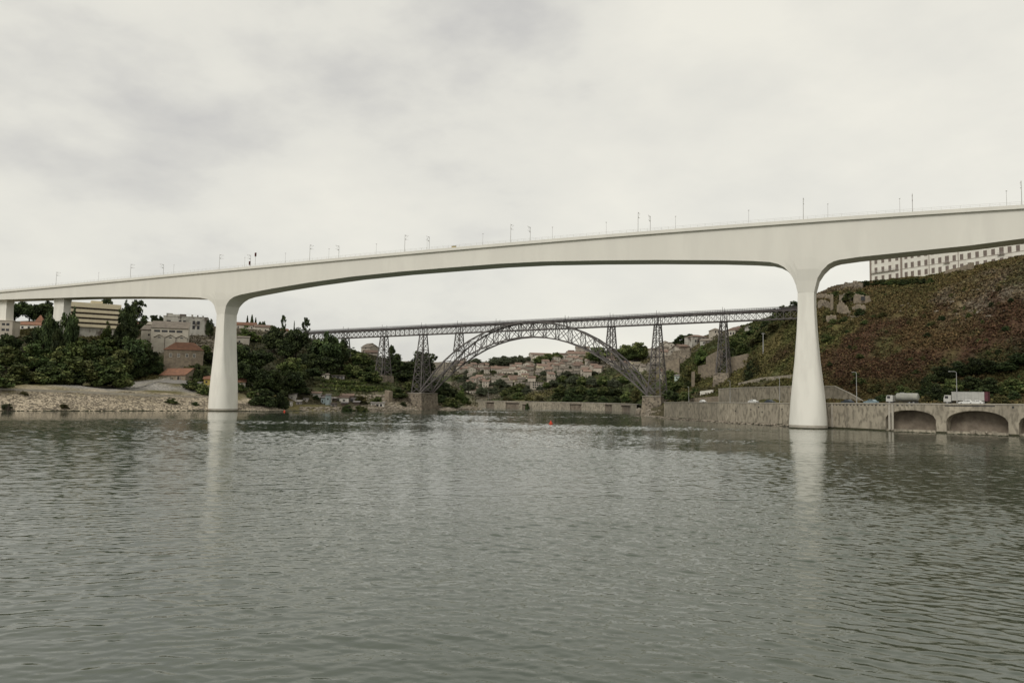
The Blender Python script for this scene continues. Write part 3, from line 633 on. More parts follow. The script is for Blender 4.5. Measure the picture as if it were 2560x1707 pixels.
for y in (-2.4, 2.4):
    m_ = MB()
    for s in np.arange(SD0, SD1, .85): m_.beam((s, y, zd(s)-.15), (s, y, zd(s)+1.05), .12)
    m_.beam((SD0, y, zd(SD0)+1.05), (SD1, y, zd(SD1)+1.05), .14); m_.beam((SD0, y, zd(SD0)+.45), (SD1, y, zd(SD1)+.45), .3)
    m_.build('railing', MT['irondark'], iron)
# towers
def tower(s, zb, a0=1.3, b0=2.1, ka=.055, kb=.13):
    ztp_ = zd(s)-DD-.35; H = ztp_-zb
    tw = thing('tower', '', '', (0, 0, 0)); tw.parent = iron
    for k in ('label', 'category'): del tw[k]
    C4 = lambda z: [(s+sx*(a0+ka*(ztp_-z)), sy*(b0+kb*(ztp_-z)), z) for sx, sy in ((-1, -1), (1, -1), (1, 1), (-1, 1))]
    for i in range(4): MB().beam(C4(zb)[i], C4(ztp_)[i], .5).build('leg', MT['iron'], tw)
    br = MB(); nl = max(1, round(H/4.2)); zs_ = np.linspace(zb, ztp_, nl+1)
    for j in range(nl+1):
        c = C4(zs_[j])
        for i in range(4):
            br.beam(c[i], c[(i+1) % 4], .26)
            if j < nl:
                d = C4(zs_[j+1]); br.beam(c[i], d[(i+1) % 4], .2); br.beam(c[(i+1) % 4], d[i], .2)
    br.build('bracing', MT['iron'], tw)
    MB().box((s-a0-.4, -b0-.5, ztp_), (s+a0+.4, b0+.5, ztp_+.45)).build('bearing_cap', MT['irondark'], tw)
    return C4(zb)
def smast(s):
    for y in (-2.5, 2.5):
        MB().beam((s, y, zd(s)-.6), (s, y, zd(s)+2.4), .15).build('deck_post', MT['irondark'], iron)
        for e in (-.9, .9): MB().beam((s+e, y, zd(s)-DD-.4), (s+e, y, zd(s)), .3).build('bearing_post', MT['irondark'], iron)
STW = {px: ap(px, 900)[0] for px in (862, 959, 1060, 1147, 1528, 1645, 1809)}
wl = lambda s: AL+AU*s
for px in (862, 959, 1809):
    s = STW[px]; q = wl(s); zg = ground(q[0], q[1]); zb = zg+3.0 if px != 862 else zg+.5
    c = tower(s, zb); 
    a = max(abs(p[0]-s) for p in c)+.9; b_ = max(abs(p[1]) for p in c)+.9
    MB().loft([[(s-a-.8, -b_-.8, zg-7), (s+a+.8, -b_-.8, zg-7), (s+a+.8, b_+.8, zg-7), (s-a-.8, b_+.8, zg-7)], [(s-a, -b_, zb), (s+a, -b_, zb), (s+a, b_, zb), (s-a, b_, zb)]]).build('masonry_base', MT['masonry'], iron)
    smast(s)
zab = zhinge-.2
for px in (1060, 1645):
    s = STW[px]; s = -3.2 if px == 1060 else ALEN+3.2
    tower(s, zab+.3); smast(s)
for px in (1147, 1528):
    s = STW[px]; tower(s, zt_(s)+.2, kb=.10); smast(s)
for px in (1245, 1417): smast(ap(px, 805)[0])
for s0, s1 in ((-7.5, 2.2), (ALEN-2.2, ALEN+7.5)):
    m_ = MB(); m_.loft([[(s0-1, -10, -3), (s1+1, -10, -3), (s1+1, 10, -3), (s0-1, 10, -3)], [(s0, -9, zab), (s1, -9, zab), (s1, 9, zab), (s0, 9, zab)]])
    ab = m_.build('abutment', MT['masonry'], iron); MB().box((s0-.3, -9.3, zab), (s1+.3, 9.3, zab+.28)).build('coping', MT['coping'], ab)
# ------------------------------------------------------------------ ray to ground, quay walls, road
def hit(px, py, y0=190, y1=1090):
    Y = np.linspace(y0, y1, 420); d = ray(px, py); d = d/d[1]
    P = CC+Y[:, None]*d; z = heights(P[:, :2], False); k = np.where(P[:, 2] <= z)[0]
    return P[k[0]] if len(k) else P[-1]
class Line:
    def __init__(s, pts):
        s.p = [np.array(q, float) for q in pts]; s.c = [0.0]
        for a, b in zip(s.p, s.p[1:]): s.c.append(s.c[-1]+float(np.linalg.norm(b-a)))
    def pos(s, t, off=0.0):
        i = max(0, min(len(s.p)-2, int(np.searchsorted(s.c, t))-1)); k = (t-s.c[i])/(s.c[i+1]-s.c[i]); a, b = s.p[i], s.p[i+1]
        def nrm(j):
            j = max(0, min(len(s.p)-2, j)); d = s.p[j+1]-s.p[j]; d = d/np.linalg.norm(d); return np.array([d[1], -d[0]]) if s.sign > 0 else np.array([-d[1], d[0]])
        n0 = nrm(i-1)+nrm(i); n1 = nrm(i)+nrm(i+1); n = n0*(1-k)+n1*k; n /= np.linalg.norm(n)
        return a+(b-a)*k+n*off
    sign = 1
    def at_px(s, px, z, off=0.0):
        ts = np.linspace(0, s.c[-1], 1200); xx = [proj((*s.pos(t, off), z))[0] for t in ts]
        return float(ts[int(np.argmin(np.abs(np.array(xx)-px)))])
RL = Line(RW); RL.sign = -1
if np.dot(RL.pos(5, 5)-RL.pos(5, 0), np.array([1., .3])) < 0: RL.sign = 1
FL = Line(FQ); FL.sign = -1
if (FL.pos(20, 5)-FL.pos(20, 0))[1] < 0: FL.sign = 1

def quay(line, t0, t1, ztop, thick, arches, m, origin, name, parent, step=1.0, depth=4.2, rect=False):
    # arches: (ta, tb, spring z, crown z); returns the wall; alcove backs are added as parts
    ts = set(np.arange(t0, t1, step).tolist()+[t1])
    for a, b, _, _ in arches: ts |= set(np.linspace(a, b, 25).tolist())
    ts = sorted(ts); O = np.array(origin)
    def lowz(t):
        for a, b, zs, zc in arches:
            if a-1e-6 <= t <= b+1e-6:
                if rect: return zc
                u = 2*(t-a)/(b-a)-1; return zs+(zc-zs)*math.sqrt(max(0, 1-abs(u)**2.1))
        return None
    mb = MB(); Z0 = -2.0
    def P(t, off, z): q = line.pos(t, off); return (q[0]-O[0], q[1]-O[1], z-O[2])
    for a, b in zip(ts, ts[1:]):
        mid = lowz((a+b)/2); za = lowz(a) if mid is not None else Z0; zb = lowz(b) if mid is not None else Z0
        ta, tb = ztop(a), ztop(b)
        mb.add([P(a, 0, za), P(b, 0, zb), P(b, 0, tb), P(a, 0, ta)], [(0, 1, 2, 3)])
        mb.add([P(a, 0, ta), P(b, 0, tb), P(b, thick, tb), P(a, thick, ta)], [(0, 1, 2, 3)])
        if mid is not None: mb.add([P(a, 0, za), P(a, depth, za), P(b, depth, zb), P(b, 0, zb)], [(0, 1, 2, 3)])
    for a, b, zs, zc in arches:
        for t in (a, b): mb.add([P(t, 0, Z0), P(t, depth, Z0), P(t, depth, zc if rect else zs), P(t, 0, zc if rect else zs)], [(0, 1, 2, 3)])
    wall = mb.build(name, m, parent, fix=False)
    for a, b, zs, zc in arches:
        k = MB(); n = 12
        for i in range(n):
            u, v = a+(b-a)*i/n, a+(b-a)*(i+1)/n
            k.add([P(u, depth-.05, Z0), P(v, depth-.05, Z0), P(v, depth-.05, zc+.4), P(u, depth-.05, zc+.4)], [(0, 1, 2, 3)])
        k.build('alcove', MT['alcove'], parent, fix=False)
    return P
def band(line, t0, t1, z0, z1, o0, o1, O, name, m, parent, step=2.0):
    rr = []
    for t in list(np.arange(t0, t1, step))+[t1]:
        a = line.pos(t, o0); b = line.pos(t, o1); za = z0(t) if callable(z0) else z0; zb = z1(t) if callable(z1) else z1
        rr.append([(a[0]-O[0], a[1]-O[1], za-O[2]), (b[0]-O[0], b[1]-O[1], za-O[2]), (b[0]-O[0], b[1]-O[1], zb-O[2]), (a[0]-O[0], a[1]-O[1], zb-O[2])])
    return MB().loft(rr).build(name, m, parent)
tS = RL.at_px(1690, 0); T1 = RL.c[-1]
tx = lambda px: RL.at_px(px, 4.0)
_kn = [0, tx(1960), tx(2560), T1]
ztR = lambda t: float(np.interp(t, _kn, [7.05, 7.75, 8.45, 9.0]))
og = (*RW[0], 0)
qw = thing('quay_wall', 'long grey stone quay wall with big shallow arches along the right bank', 'quay wall', og)
AR_ = [(tx(2213), tx(2341), 3.7, 6.45), (tx(2366), tx(2521), 3.45, 6.65), (tx(2547), tx(2547)+17, 3.4, 6.7)]
quay(RL, 0, T1, ztR, 8.0, AR_, MT['quay'], og, 'wall', qw)
band(RL, 0, T1, lambda t: ztR(t)+.003, lambda t: ztR(t)+.30, -.18, .5, og, 'coping', MT['coping'], qw)
lows = [0]+[v for a in AR_ for v in a[:2]]+[T1]
for a, b in zip(lows[0::2], lows[1::2]): band(RL, a, b, -1.0, .55, -.16, -.003, og, 'tide_band', MT['algae'], qw)
for px in (2082, 2224, 2231):
    t = tx(px); band(RL, t-.3, t+.3, .5, ztR(t)-.1, -.22, -.003, og, 'pilaster', MT['coping'], qw, .6)
for a, b in ((2075, 2290), (2362, 2490)):
    n = 22
    for k in range(n):
        t = tx(a)+(tx(b)-tx(a))*k/n; band(RL, t, t+.55, ztR(t)-.52, ztR(t)-.25, -.03, -.004, og, 'drain_slot', MT['glass'], qw, .55)
for px, dz in ((1723, 3), (1790, 2.6), (1838, 3.3), (1877, 2.6), (1897, 1.7), (1905, 3.4), (1955, 2.2), (2072, 1.0), (2533, .9)):
    t = tx(px); band(RL, t-.25, t+.25, ztR(t)-dz, ztR(t)-dz+.5, -.03, -.004, og, 'weep_hole', MT['glass'], qw, .5)
rd = band(RL, 0, T1, lambda t: ztR(t)-.25, lambda t: ztR(t)+.002, 3.0, 14.5, (0, 0, 0), 'road', MT['asphalt'], None, 3); struct(rd)
pv = band(RL, 0, T1, lambda t: ztR(t)-.25, lambda t: ztR(t)+.14, .52, 2.98, (0, 0, 0), 'pavement', MT['coping'], None, 3); struct(pv)
lm = MB()
for t in np.arange(2, T1-4, 6):
    a, b = RL.pos(t, 8.7), RL.pos(t+3, 8.7); d = (b-a)/np.linalg.norm(b-a)*0; n_2 = RL.pos(t, 8.82)-a
    lm.add([(*a, ztR(t)+.008), (*b, ztR(t+3)+.008), (*(b+n_2), ztR(t+3)+.008), (*(a+n_2), ztR(t)+.008)], [(0, 1, 2, 3)])
struct(lm.build('road_marking', MT['paint'], fix=False))
# far quay
og2 = (*FQ[0], 0); fx = lambda px: FL.at_px(px, 2.0)
ztF = lambda t: 5.5
fq = thing('quay_wall', 'distant low quay wall with dark square bays, seen beneath the iron arch', 'quay wall', og2)
bays = [(fx(1216), fx(1235), 0, 4.4), (fx(1264), fx(1297), 0, 4.4), (fx(1306), fx(1316), 0, 3.4), (fx(1425), fx(1453), 0, 4.4), (fx(1513), fx(1530), 0, 4.5), (fx(1553), fx(1576), 0, 4.5)]
quay(FL, 0, FL.c[-1], ztF, 5.5, bays, MT['quay'], og2, 'wall', fq, 2.0, .7, True)
band(FL, 0, FL.c[-1], 5.503, 5.85, -.2, .6, og2, 'coping', MT['coping'], fq)
for a, b, _, zc in bays: band(FL, a-.5, b+.5, zc-.02, zc+.4, -.45, -.01, og2, 'lintel', MT['surround'], fq)
fr = band(FL, 0, FL.c[-1], 5.2, 5.505, .65, 7, (0, 0, 0), 'road', MT['asphalt'], None, 3); struct(fr)

def rwall(label, pts, m='stone', thick=1.2, coping=None, name='retaining_wall', group=None, rough=0.0, seed=1, sink=3.0, base=None):
    # pts: (px, top y, distance)
    if base: Yb = [hit(p[0], base)[1] for p in pts]; pts = [(p[0], p[1], y) for p, y in zip(pts, Yb)]
    P3 = [at(*p) for p in pts]; O = P3[0].copy(); O[2] = ground(O[0], O[1]); r = random.Random(seed)
    t_ = thing(name, label, 'wall', tuple(O), 0, group); rr = []; cc = []
    pts3 = []
    for a, b in zip(P3, P3[1:]):
        n = max(1, int(np.linalg.norm(b-a)/.55)) if rough else 1
        for i in range(n): pts3.append(a+(b-a)*i/n)
    pts3.append(P3[-1])
    for p in pts3:
        d = P3[-1]-P3[0]; d[2] = 0; d /= np.linalg.norm(d); n = np.array([-d[1], d[0], 0]); 
        if n[1] < 0: n = -n
        q = p+n*thick; zb = min(ground(p[0], p[1]), ground(q[0], q[1]), p[2]-.5)-sink; zt = p[2]+(r.uniform(-rough, rough*.3))
        rr.append([(*(p[:2]-O[:2]), zb-O[2]), (*(q[:2]-O[:2]), zb-O[2]), (*(q[:2]-O[:2]), zt-O[2]), (*(p[:2]-O[:2]), zt-O[2])])
        e = n*.15; p2 = p-e; q2 = q+e
        cc.append([(*(p2[:2]-O[:2]), zt+.004-O[2]), (*(q2[:2]-O[:2]), zt+.004-O[2]), (*(q2[:2]-O[:2]), zt+.3-O[2]), (*(p2[:2]-O[:2]), zt+.3-O[2])])
    MB().loft(rr).build('wall', MT[m], t_)
    if coping: MB().loft(cc).build('coping', MT[coping], t_)
    return t_
rwall('long stone retaining wall behind the riverside road, left of the right river pier', [(1796,973,352),(1850,970,330),(1985,966,302)], 'quay', 1.2, 'coping')
rwall('stone retaining wall above the road with sloping end, right of the right river pier', [(2038,966,300),(2085,966,296),(2125,985,291),(2165,1008,286)], 'quay', 1.0, 'coping')
rwall('upper terrace wall of brown stone, higher up behind the roadside wall', [(1846,957,372),(1900,944,352),(1985,936,326)], 'quay', 1.2)
rwall('tall plain stone wall just behind the rightmost iron tower', [(1765,892,452),(1800,873,436)], 'stone', 1.5)
rwall('grey stone wall right of the rightmost iron tower', [(1816,895,416),(1868,884,404)], 'stone', 1.2, sink=5)
rwall('dark grey stepped wall on the hill, right of the arch end tower', [(1655,888,548),(1676,888,540),(1683,878,536),(1724,869,528)], 'masonry', 1.5)
rwall('pale grey wall under the dark stepped wall', [(1666,905,505),(1698,896,500)], 'stone', 1.2)
rwall('narrow upright stone buttress in the scrub below the terrace walls', [(1731,930,430),(1737,928,430)], 'stone', 2.5)
rwall('broad grey masonry wall on the slope left of the rightmost tower', [(1745,915,440),(1788,905,426)], 'stone', 1.5)
rwall('low whitewashed wall at the foot of the slope above the quay', [(1750,978,398),(1781,974,390)], 'white', .6)
rwall('low brown roadside wall between the iron tower foot and the retaining wall', [(1722,996,386),(1796,990,356)], 'stone', .8)
# ruins on the right hillside
rwall('ruined grey wall crest at the top of the right hill beside the pier', [(2034,737,404),(2060,734,402),(2073,738,400)], 'stone', .9, rough=.8, base=752, name='ruined_wall')
rwall('rocky ruin on the skyline left of the white monastery', [(2098,716,398),(2112,706,398),(2140,702,400),(2155,708,402)], 'masonry', .9, rough=1.2, base=724, name='ruined_wall', seed=4)
ru = rwall('pale roofless ruin with a small black window on the right hill', [(2133,742,383),(2136,733,383),(2160,739,378),(2171,738,376),(2176,752,375)], 'stone', .6, rough=.9, base=762, name='ruined_wall', seed=6)
q = at(2157, 746, hit(2157, 762)[1]-.3); MB().box((-.8, -.35, -1), (.8, .3, .9)).build('window', MT['glass'], ru, loc=tuple(q-np.array(ru.location)), rz=-.2)
rwall('tall narrow ruined chimney wall standing on the right hillside', [(2077,733,372),(2083,735,372)], 'stone', .8, rough=.4, base=780, name='ruined_wall', seed=7)
rwall('blocky grey ruin halfway up, below the narrow ruined wall', [(2065,790,352),(2087,786,350)], 'stone', .8, rough=.9, base=812, name='ruined_wall', seed=8)
rwall('jagged pale ruin wall left of the roofless ruin', [(2092,758,372),(2104,752,371),(2116,764,370),(2124,778,369)], 'stone', .6, rough=1.6, base=790, name='ruined_wall', seed=9)
rwall('ruined terrace wall left of the jagged pale ruin', [(2044,752,380),(2058,748,379),(2074,756,377)], 'masonry', .8, rough=.9, base=775, name='ruined_wall', seed=14)
rwall('small broken wall stub between the narrow wall and the roofless ruin', [(2098,738,380),(2112,734,379),(2128,742,378)], 'masonry', .8, rough=1.2, base=757, name='ruined_wall', seed=15)
rwall('low ruined wall with a gap under the roofless ruin', [(2130,765,365),(2148,758,364),(2163,766,363)], 'stone', .6, rough=1.1, base=778, name='ruined_wall', seed=10)
# left bank edging
ek = [at(*p) for p in [(-300,958,302),(0,973,313.5),(170,978,333.5),(331,986,350.5),(516,993,375.5),(560,998,380)]]
m_ = MB(); m_.loft([[(p[0]-.0, p[1], p[2]-.6), (p[0]+.3, p[1]+.7, p[2]-.6), (p[0]+.3, p[1]+.7, p[2]+.45), (p[0], p[1], p[2]+.45)] for p in ek])
tag(m_.build('kerb', MT['coping']), 'long pale kerb along the top of the stone embankment, left bank', 'kerb')
rwall('stone retaining wall at the corner of the terraces, left of the arch foot', [(962,975,470),(973,978,468)], 'stone', 3)

# ------------------------------------------------------------------ buildings
WIN = {}
def win_part(w_, h_, parent, x, y, z, fm='surround', gm='glass', fr=.14, name='window'):
    k = (w_, h_, fm, gm)
    if k not in WIN:
        f = fr
        fm_ = MB().box((-w_/2-f, -.06, -f), (w_/2+f, .0, 0)).box((-w_/2-f, -.06, h_), (w_/2+f, .0, h_+f)).box((-w_/2-f, -.06, 0), (-w_/2, .0, h_)).box((w_/2, -.06, 0), (w_/2+f, .0, h_)).box((-.05, -.05, 0), (.05, -.005, h_)).box((-w_/2, -.05, h_*.6), (-.05, -.005, h_*.6+.08)).box((.05, -.05, h_*.6), (w_/2, -.005, h_*.6+.08))
        WIN[k] = (fm_.mesh(name, MT[fm]), MB().box((-w_/2, -.022, 0), (w_/2, -.003, h_)).mesh('pane', MT[gm]))
    a = link(name, WIN[k][0], parent, (x, y, z)); link('pane', WIN[k][1], a); return a
def flatwin(w_, h_, parent, x, y, z, gm='glass', rz=0, name='window'):
    k = (w_, h_, gm)
    if k not in WIN: WIN[k] = MB().box((-w_/2, -.05, 0), (w_/2, .02, h_)).mesh(name, MT[gm])
    return link(name, WIN[k], parent, (x, y, z), rz)
def roof_mb(w, d, h, rh, kind, ov=.45, th=.22):
    m = MB(); x0, x1, y0, y1 = -ov, w+ov, -ov, d+ov
    if kind == 'flat': return m.box((x0+.2, y0+.2, h+.004), (x1-.2, y1-.2, h+.4))
    e = h+.01
    if kind == 'gable':   # ridge along x
        ym = d/2
        return m.prism([(y0, e-.02), (ym, e+rh), (y1, e-.02), (y1, e+th), (ym, e+rh+th), (y0, e+th)][::-1], x0, x1, 'x')
    if kind == 'front':   # ridge along y (gable faces the viewer)
        xm = w/2
        return m.prism([(x0, e-.02), (xm, e+rh), (x1, e-.02), (x1, e+th), (xm, e+rh+th), (x0, e+th)], y0, y1, 'y')
    if kind == 'hip':
        ym = d/2; hx = min(d/2, w/2-.3)
        return m.add([(x0, y0, e), (x1, y0, e), (x1, y1, e), (x0, y1, e), (x0+hx+ov, ym, e+rh), (x1-hx-ov, ym, e+rh)], [(0, 1, 5, 4), (1, 2, 5), (2, 3, 4, 5), (3, 0, 4), (3, 2, 1, 0)])
    if kind == 'shed':
        return m.prism([(y0, e), (y1, e+rh), (y1, e+rh+th), (y0, e+th)], x0, x1, 'x')
def wall_mb(w, d, h, rh, kind, sink=4):
    m = MB()
    if kind == 'gable': return m.prism([(0, -sink), (d, -sink), (d, h), (d/2, h+rh), (0, h)], 0, w, 'x')
    if kind == 'front': return m.prism([(0, -sink), (w, -sink), (w, h), (w/2, h+rh), (0, h)], 0, d, 'y')
    if kind == 'shed': return m.prism([(0, -sink), (d, -sink), (d, h+rh), (0, h)], 0, w, 'x')
    return m.box((0, 0, -sink), (w, d, h))
def place(pxL, YL, pxR, YR, pyb):
    a = at(pxL, pyb, YL); b = at(pxR, pyb, YR); d = b-a
    return a, math.atan2(d[1], d[0]), float(np.hypot(d[0], d[1]))
KEEP = ('ruined_factory', 'warehouse', 'warehouse_wing', 'scalloped_parapet_shed', 'stone_house')
def house(name, label, pxL, YL, pxR, YR, ybase, ytop, d=9, roof='gable', rh=2.2, wm='plaster', rm='tile', wins=(), cat='house', group=None, chimney=None, door=None, gm='glass', fw=None, sink=4, lift=None):
    ph = hit((pxL+pxR)/2, ybase); Ym = (YL+YR)/2
    if abs(ph[1]-Ym) < .35*Ym and name not in KEEP: YL, YR = YL*ph[1]/Ym, YR*ph[1]/Ym
    loc, rz, w = place(pxL, YL, pxR, YR, ybase); h = (ybase-ytop)*(YL+YR)/2/FPX
    t_ = thing(name, label, cat, tuple(loc), rz, group)
    MB_w = wall_mb(w, d, h, rh if roof != 'flat' else 0, roof, sink).build('wall', MT[wm], t_)
    rf = roof_mb(w, d, h, rh, roof).build('roof', MT[rm], t_)
    if chimney: MB().box((w*chimney-.4, d*.5-.4, h), (w*chimney+.4, d*.5+.4, h+rh+1.2)).build('chimney', MT['plaster'], t_)
    for (fx_, z, ww, hh) in wins:
        if fw: win_part(ww, hh, t_, w*fx_, -.003, z, fw, gm)
        else: flatwin(ww, hh, t_, w*fx_, 0, z, gm)
    if door: flatwin(1.0, 2.1, t_, w*door, 0, 0, 'sash', name='door')
    return t_, w, h
# ---- left bank buildings
# striped modern building
loc, rz, w_ = place(174, 455, 299, 469, 820)
hb = thing('striped_building', 'modern block striped with cream balconies and dark window bands, upper left', 'building', tuple(loc), rz)
MB().box((0, .5, -6), (w_, 12, 14.9)).build('wall', MT['cream'], hb)
for k in range(5):
    z = 1.1+k*2.83
    MB().box((-.3, -.9, z), (w_+.3, .45, z+1.68)).build('balcony_band', MT['cream'], hb)
    if k < 4 or True:
        wb_ = MB().box((.1, .3, z+1.69), (w_-.1, .49, z+2.82)).build('window_band', MT['band'], hb) if k < 4 else None
        if wb_:
            m_ = MB()
            m_.box((.1, .22, z+1.69), (w_-.1, .295, z+1.79))
            for q in range(1, 14): m_.box((w_*q/14-.06, .22, z+1.79), (w_*q/14+.06, .295, z+2.82))
            m_.build('mullions', MT['sash'], wb_)
MB().box((.4, .25, -6), (w_-.4, .48, 1.05)).build('ground_floor', MT['ruin'], hb)
MB().box((w_*.41, 3, 14.9), (w_*.64, 9, 17)).build('penthouse', MT['cream'], hb)
MB().box((-.3, -.9, 14.12), (w_+.3, .45, 15.2)).build('roof_parapet', MT['cream'], hb)
# ruined factory
f_, w_, h_ = house('ruined_factory', 'stained grey roofless factory with empty windows, left of the left river pier', 407, 476, 518, 484, 834, 790, 13, 'flat', 0, 'ruin', 'ruin',
    [(u, z, 1.5, 2.3) for u in (.37, .47, .685, .79) for z in (3.4, 6.2)]+[(.12, 7.2, 2.2, 1.1)], 'building', sink=6)
rr_ = random.Random(3)
MB().box((w_*.53, -.3, -4), (w_*.56, -.004, h_+.3)).build('pilaster', MT['ruin'], f_)
for u0, u1, hh in ((.06, .2, 1.5), (.2, .36, .9), (.36, .5, 1.2), (.62, .66, 1.2), (.75, .78, 1.0), (.87, .9, .8)): MB().box((w_*u0, .2, h_+.41), (w_*u1, 1.2+rr_.random()*4, h_+.41+hh)).build('broken_parapet', MT['shackdark'] if rr_.random() < .5 else MT['ruin'], f_)
m_ = MB()
for u in np.linspace(.07, .98, 8): m_.box((w_*u-.03, .05, h_+.4), (w_*u+.03, .11, h_+1.7))
m_.box((w_*.07, .05, h_+1.7), (w_*.98, .11, h_+1.76)); m_.build('roof_railing', MT['mast'], f_)
house('small_house', 'small white house with dull red hip roof, left of the ruined factory', 329, 492, 357, 495, 822, 811, 7, 'hip', 1.8, 'white', 'tile', [(.5, .9, 1.6, 1.2)])
# winery
house('warehouse', 'long stone shed with a strip of dark openings, above the three small gables', 377, 446, 470, 452, 845, 819, 10, 'shed', 4.6, 'plaster', 'tilegrey', [(u, 3.6, 3.1, 1.2) for u in (.16, .36, .56, .76)], 'warehouse', sink=8)
house('warehouse_wing', 'low plastered wing at the left end of the long stone shed', 352, 452, 376.5, 453, 850, 824, 8, 'shed', 3.2, 'plaster', 'tilegrey', [(.8, 2.6, .9, 1.1)], 'warehouse', sink=6)
house('scalloped_parapet_shed', 'pale shed with rounded parapet behind the long stone shed', 366, 466, 408, 469, 825, 811, 8, 'flat', 0, 'plaster', 'plaster', [(.55, 1.6, .9, .8)], 'warehouse')
q0, rz, _ = place(366, 465.8, 408, 468.8, 811)
for k in (372, 398):
    p = at(k+4, 811, 466); t_ = None
    d_ = MB().loft([[(1.9*math.cos(R(a)), y, 1.7*math.sin(R(a))) for a in range(0, 181, 20)] for y in (0, 1)])
    for o in bpy.data.objects:
        if o.name == 'scalloped_parapet_shed': t_ = o
    d_.build('curved_gable', MT['plaster'], t_, loc=tuple(Matrix.Rotation(-t_.rotation_euler[2], 3, 'Z') @ Vector(p-np.array(t_.location))+Vector((0, -.2, 0))))
loc, rz, w_ = place(383, 436, 467, 441, 863)
tg = thing('triple_gable_warehouse', 'pale warehouse front with three small gables in a row, above the red roofed stone house', 'warehouse', tuple(loc), rz)
gw_ = w_/3
for k in range(3):
    x = gw_*k
    g = MB().prism([(x+.12, -5), (x+gw_-.12, -5), (x+gw_-.12, 4.3), (x+gw_/2, 5.7), (x+.12, 4.3)], 0, 9, 'y').build('gabled_bay', MT['plaster'], tg)
    MB().prism([(x-.1, 4.3), (x+gw_/2, 5.9), (x+gw_+.1, 4.3), (x+gw_+.1, 4.55), (x+gw_/2, 6.15), (x-.1, 4.55)][::-1], -.35, 9.2, 'y').build('roof', MT['tilegrey'], g)
    m_ = MB(); cx = x+gw_/2; m_.add([(cx+.85*math.cos(R(a)), -.03, 4.15+.65*math.sin(R(a))) for a in range(0, 181, 20)], [tuple(range(10))]); m_.build('lunette_window', MT['glass'], g, fix=False)
    if k: MB().box((x-.12, -.12, -5), (x+.11, .3, 4.2)).build('drainpipe', MT['shackdark'], tg)
house('stone_house', 'large rubble stone house with red tiled hip roof and four white framed windows', 408.5, 416, 507, 422, 912, 873.5, 10, 'hip', 4.3, 'stone', 'tile', [(u, 4.4, 1.05, 1.7) for u in (.17, .37, .585, .77)], fw='white', sink=6)
house('stone_barn', 'low stone barn with bright red roof beside the gravel track, gable end to the right', 400, 398, 463, 389, 952, 938, 9.5, 'gable', 3.6, 'stone', 'tile', [(.72, .6, 1.1, 1.6), (.42, 1.2, .8, .8)], 'barn', door=.8)
house('cottage', 'little yellow walled cottage with orange roof, just left of the left river pier', 509, 418, 531, 419, 962, 948, 6, 'gable', 1.6, 'yellow', 'tile', [(.3, 1, .9, 1)])
house('cottage', 'low red roofed cottage just right of the left river pier', 578, 424, 613, 426, 968, 955, 7, 'gable', 2.0, 'plaster', 'tile', [(.4, .9, .8, 1), (.75, .9, .8, 1)])
house('hut', 'flat roofed white hut with two small dark windows, right of the left river pier', 630, 420, 661, 422, 975, 963, 5, 'flat', 0, 'shackwhite', 'shackwhite', [(.37, .9, .9, .9), (.72, .9, .9, .9)])
house('garden_wall_hut', 'low pale shed wall right beside the white two window hut', 663, 423, 677, 424, 976, 968, 3, 'flat', 0, 'shackwhite', 'tin', [(.5, .4, .8, .7)], 'hut')
house('pale_building', 'pale concrete building under the bridge at the far left edge', -25, 426, 29, 428, 850, 801, 10, 'flat', 0, 'townwall', 'townwall', [(u, z, 1.6, 1.3) for u in (.58, .78) for z in (2, 5.2, 8.2)], 'building')
house('villa', 'white villa with long orange roof among trees, far left under the bridge', 43, 500, 106, 503, 824, 811.5, 8, 'gable', 2.1, 'white', 'tile', [(u, .8, 1.2, 1.4) for u in (.2, .45, .7)])
house('tower_house', 'small house with steep orange pyramid roof, far left under the bridge', 88, 506, 106, 507, 822, 804, 4.4, 'hip', 4.4, 'plaster', 'tile', [(.5, 2.5, 1, 1.2)])
# ridge behind
house('long_roof_house', 'long red roofed row on the left skyline beside the left river pier', 584, 590, 640, 594, 822, 812, 9, 'gable', 2.4, 'plaster', 'tile', [(u, .7, 1, 1.3) for u in (.2, .5, .8)])
house('long_roof_house', 'row with dull red roof and pale wall on the left skyline under the cypresses', 636, 585, 682, 590, 829, 817, 9, 'gable', 2.0, 'plaster', 'tilefar', [(u, .7, 1, 1.3) for u in (.3, .6, .85)])
house('ridge_house', 'small pale house on the left skyline below the round eucalyptus', 694, 580, 722, 584, 836, 826, 8, 'gable', 1.8, 'plaster', 'tile', [(.4, .7, 1, 1.3)])
house('ridge_house', 'grey walled house half hidden by the bright green tree, right of the left pier', 588, 500, 622, 502, 862, 843, 7, 'shed', 1.2, 'plaster', 'tilegrey', [(.3, 1.4, 1, 1.4)])
house('ridge_house', 'pale gabled house on the skyline left of the left iron towers', 903, 610, 925, 606, 874, 869, 11, 'gable', 2.2, 'townwall', 'tilegrey', [(.5, .7, 1, 1.2)])
house('ridge_house', 'house with small lantern top on the skyline left of the left iron towers', 920, 618, 940, 622, 872, 864, 9, 'front', 2.0, 'townwall', 'tilegrey', [(.5, 1.5, 1.1, 1.3)])
house('ridge_house', 'low house with orange red roof beneath the pale skyline houses', 914, 596, 946, 600, 885, 881, 9, 'gable', 2.0, 'townwall', 'tilefar', [(.5, .5, 1, 1)])
house('terrace_hut', 'pale stone hut on the vine terrace above the riverside shacks', 800, 492, 823, 494, 947, 936, 5, 'shed', .8, 'plaster', 'tilegrey', [(.6, .9, .9, 1.1)], 'hut')
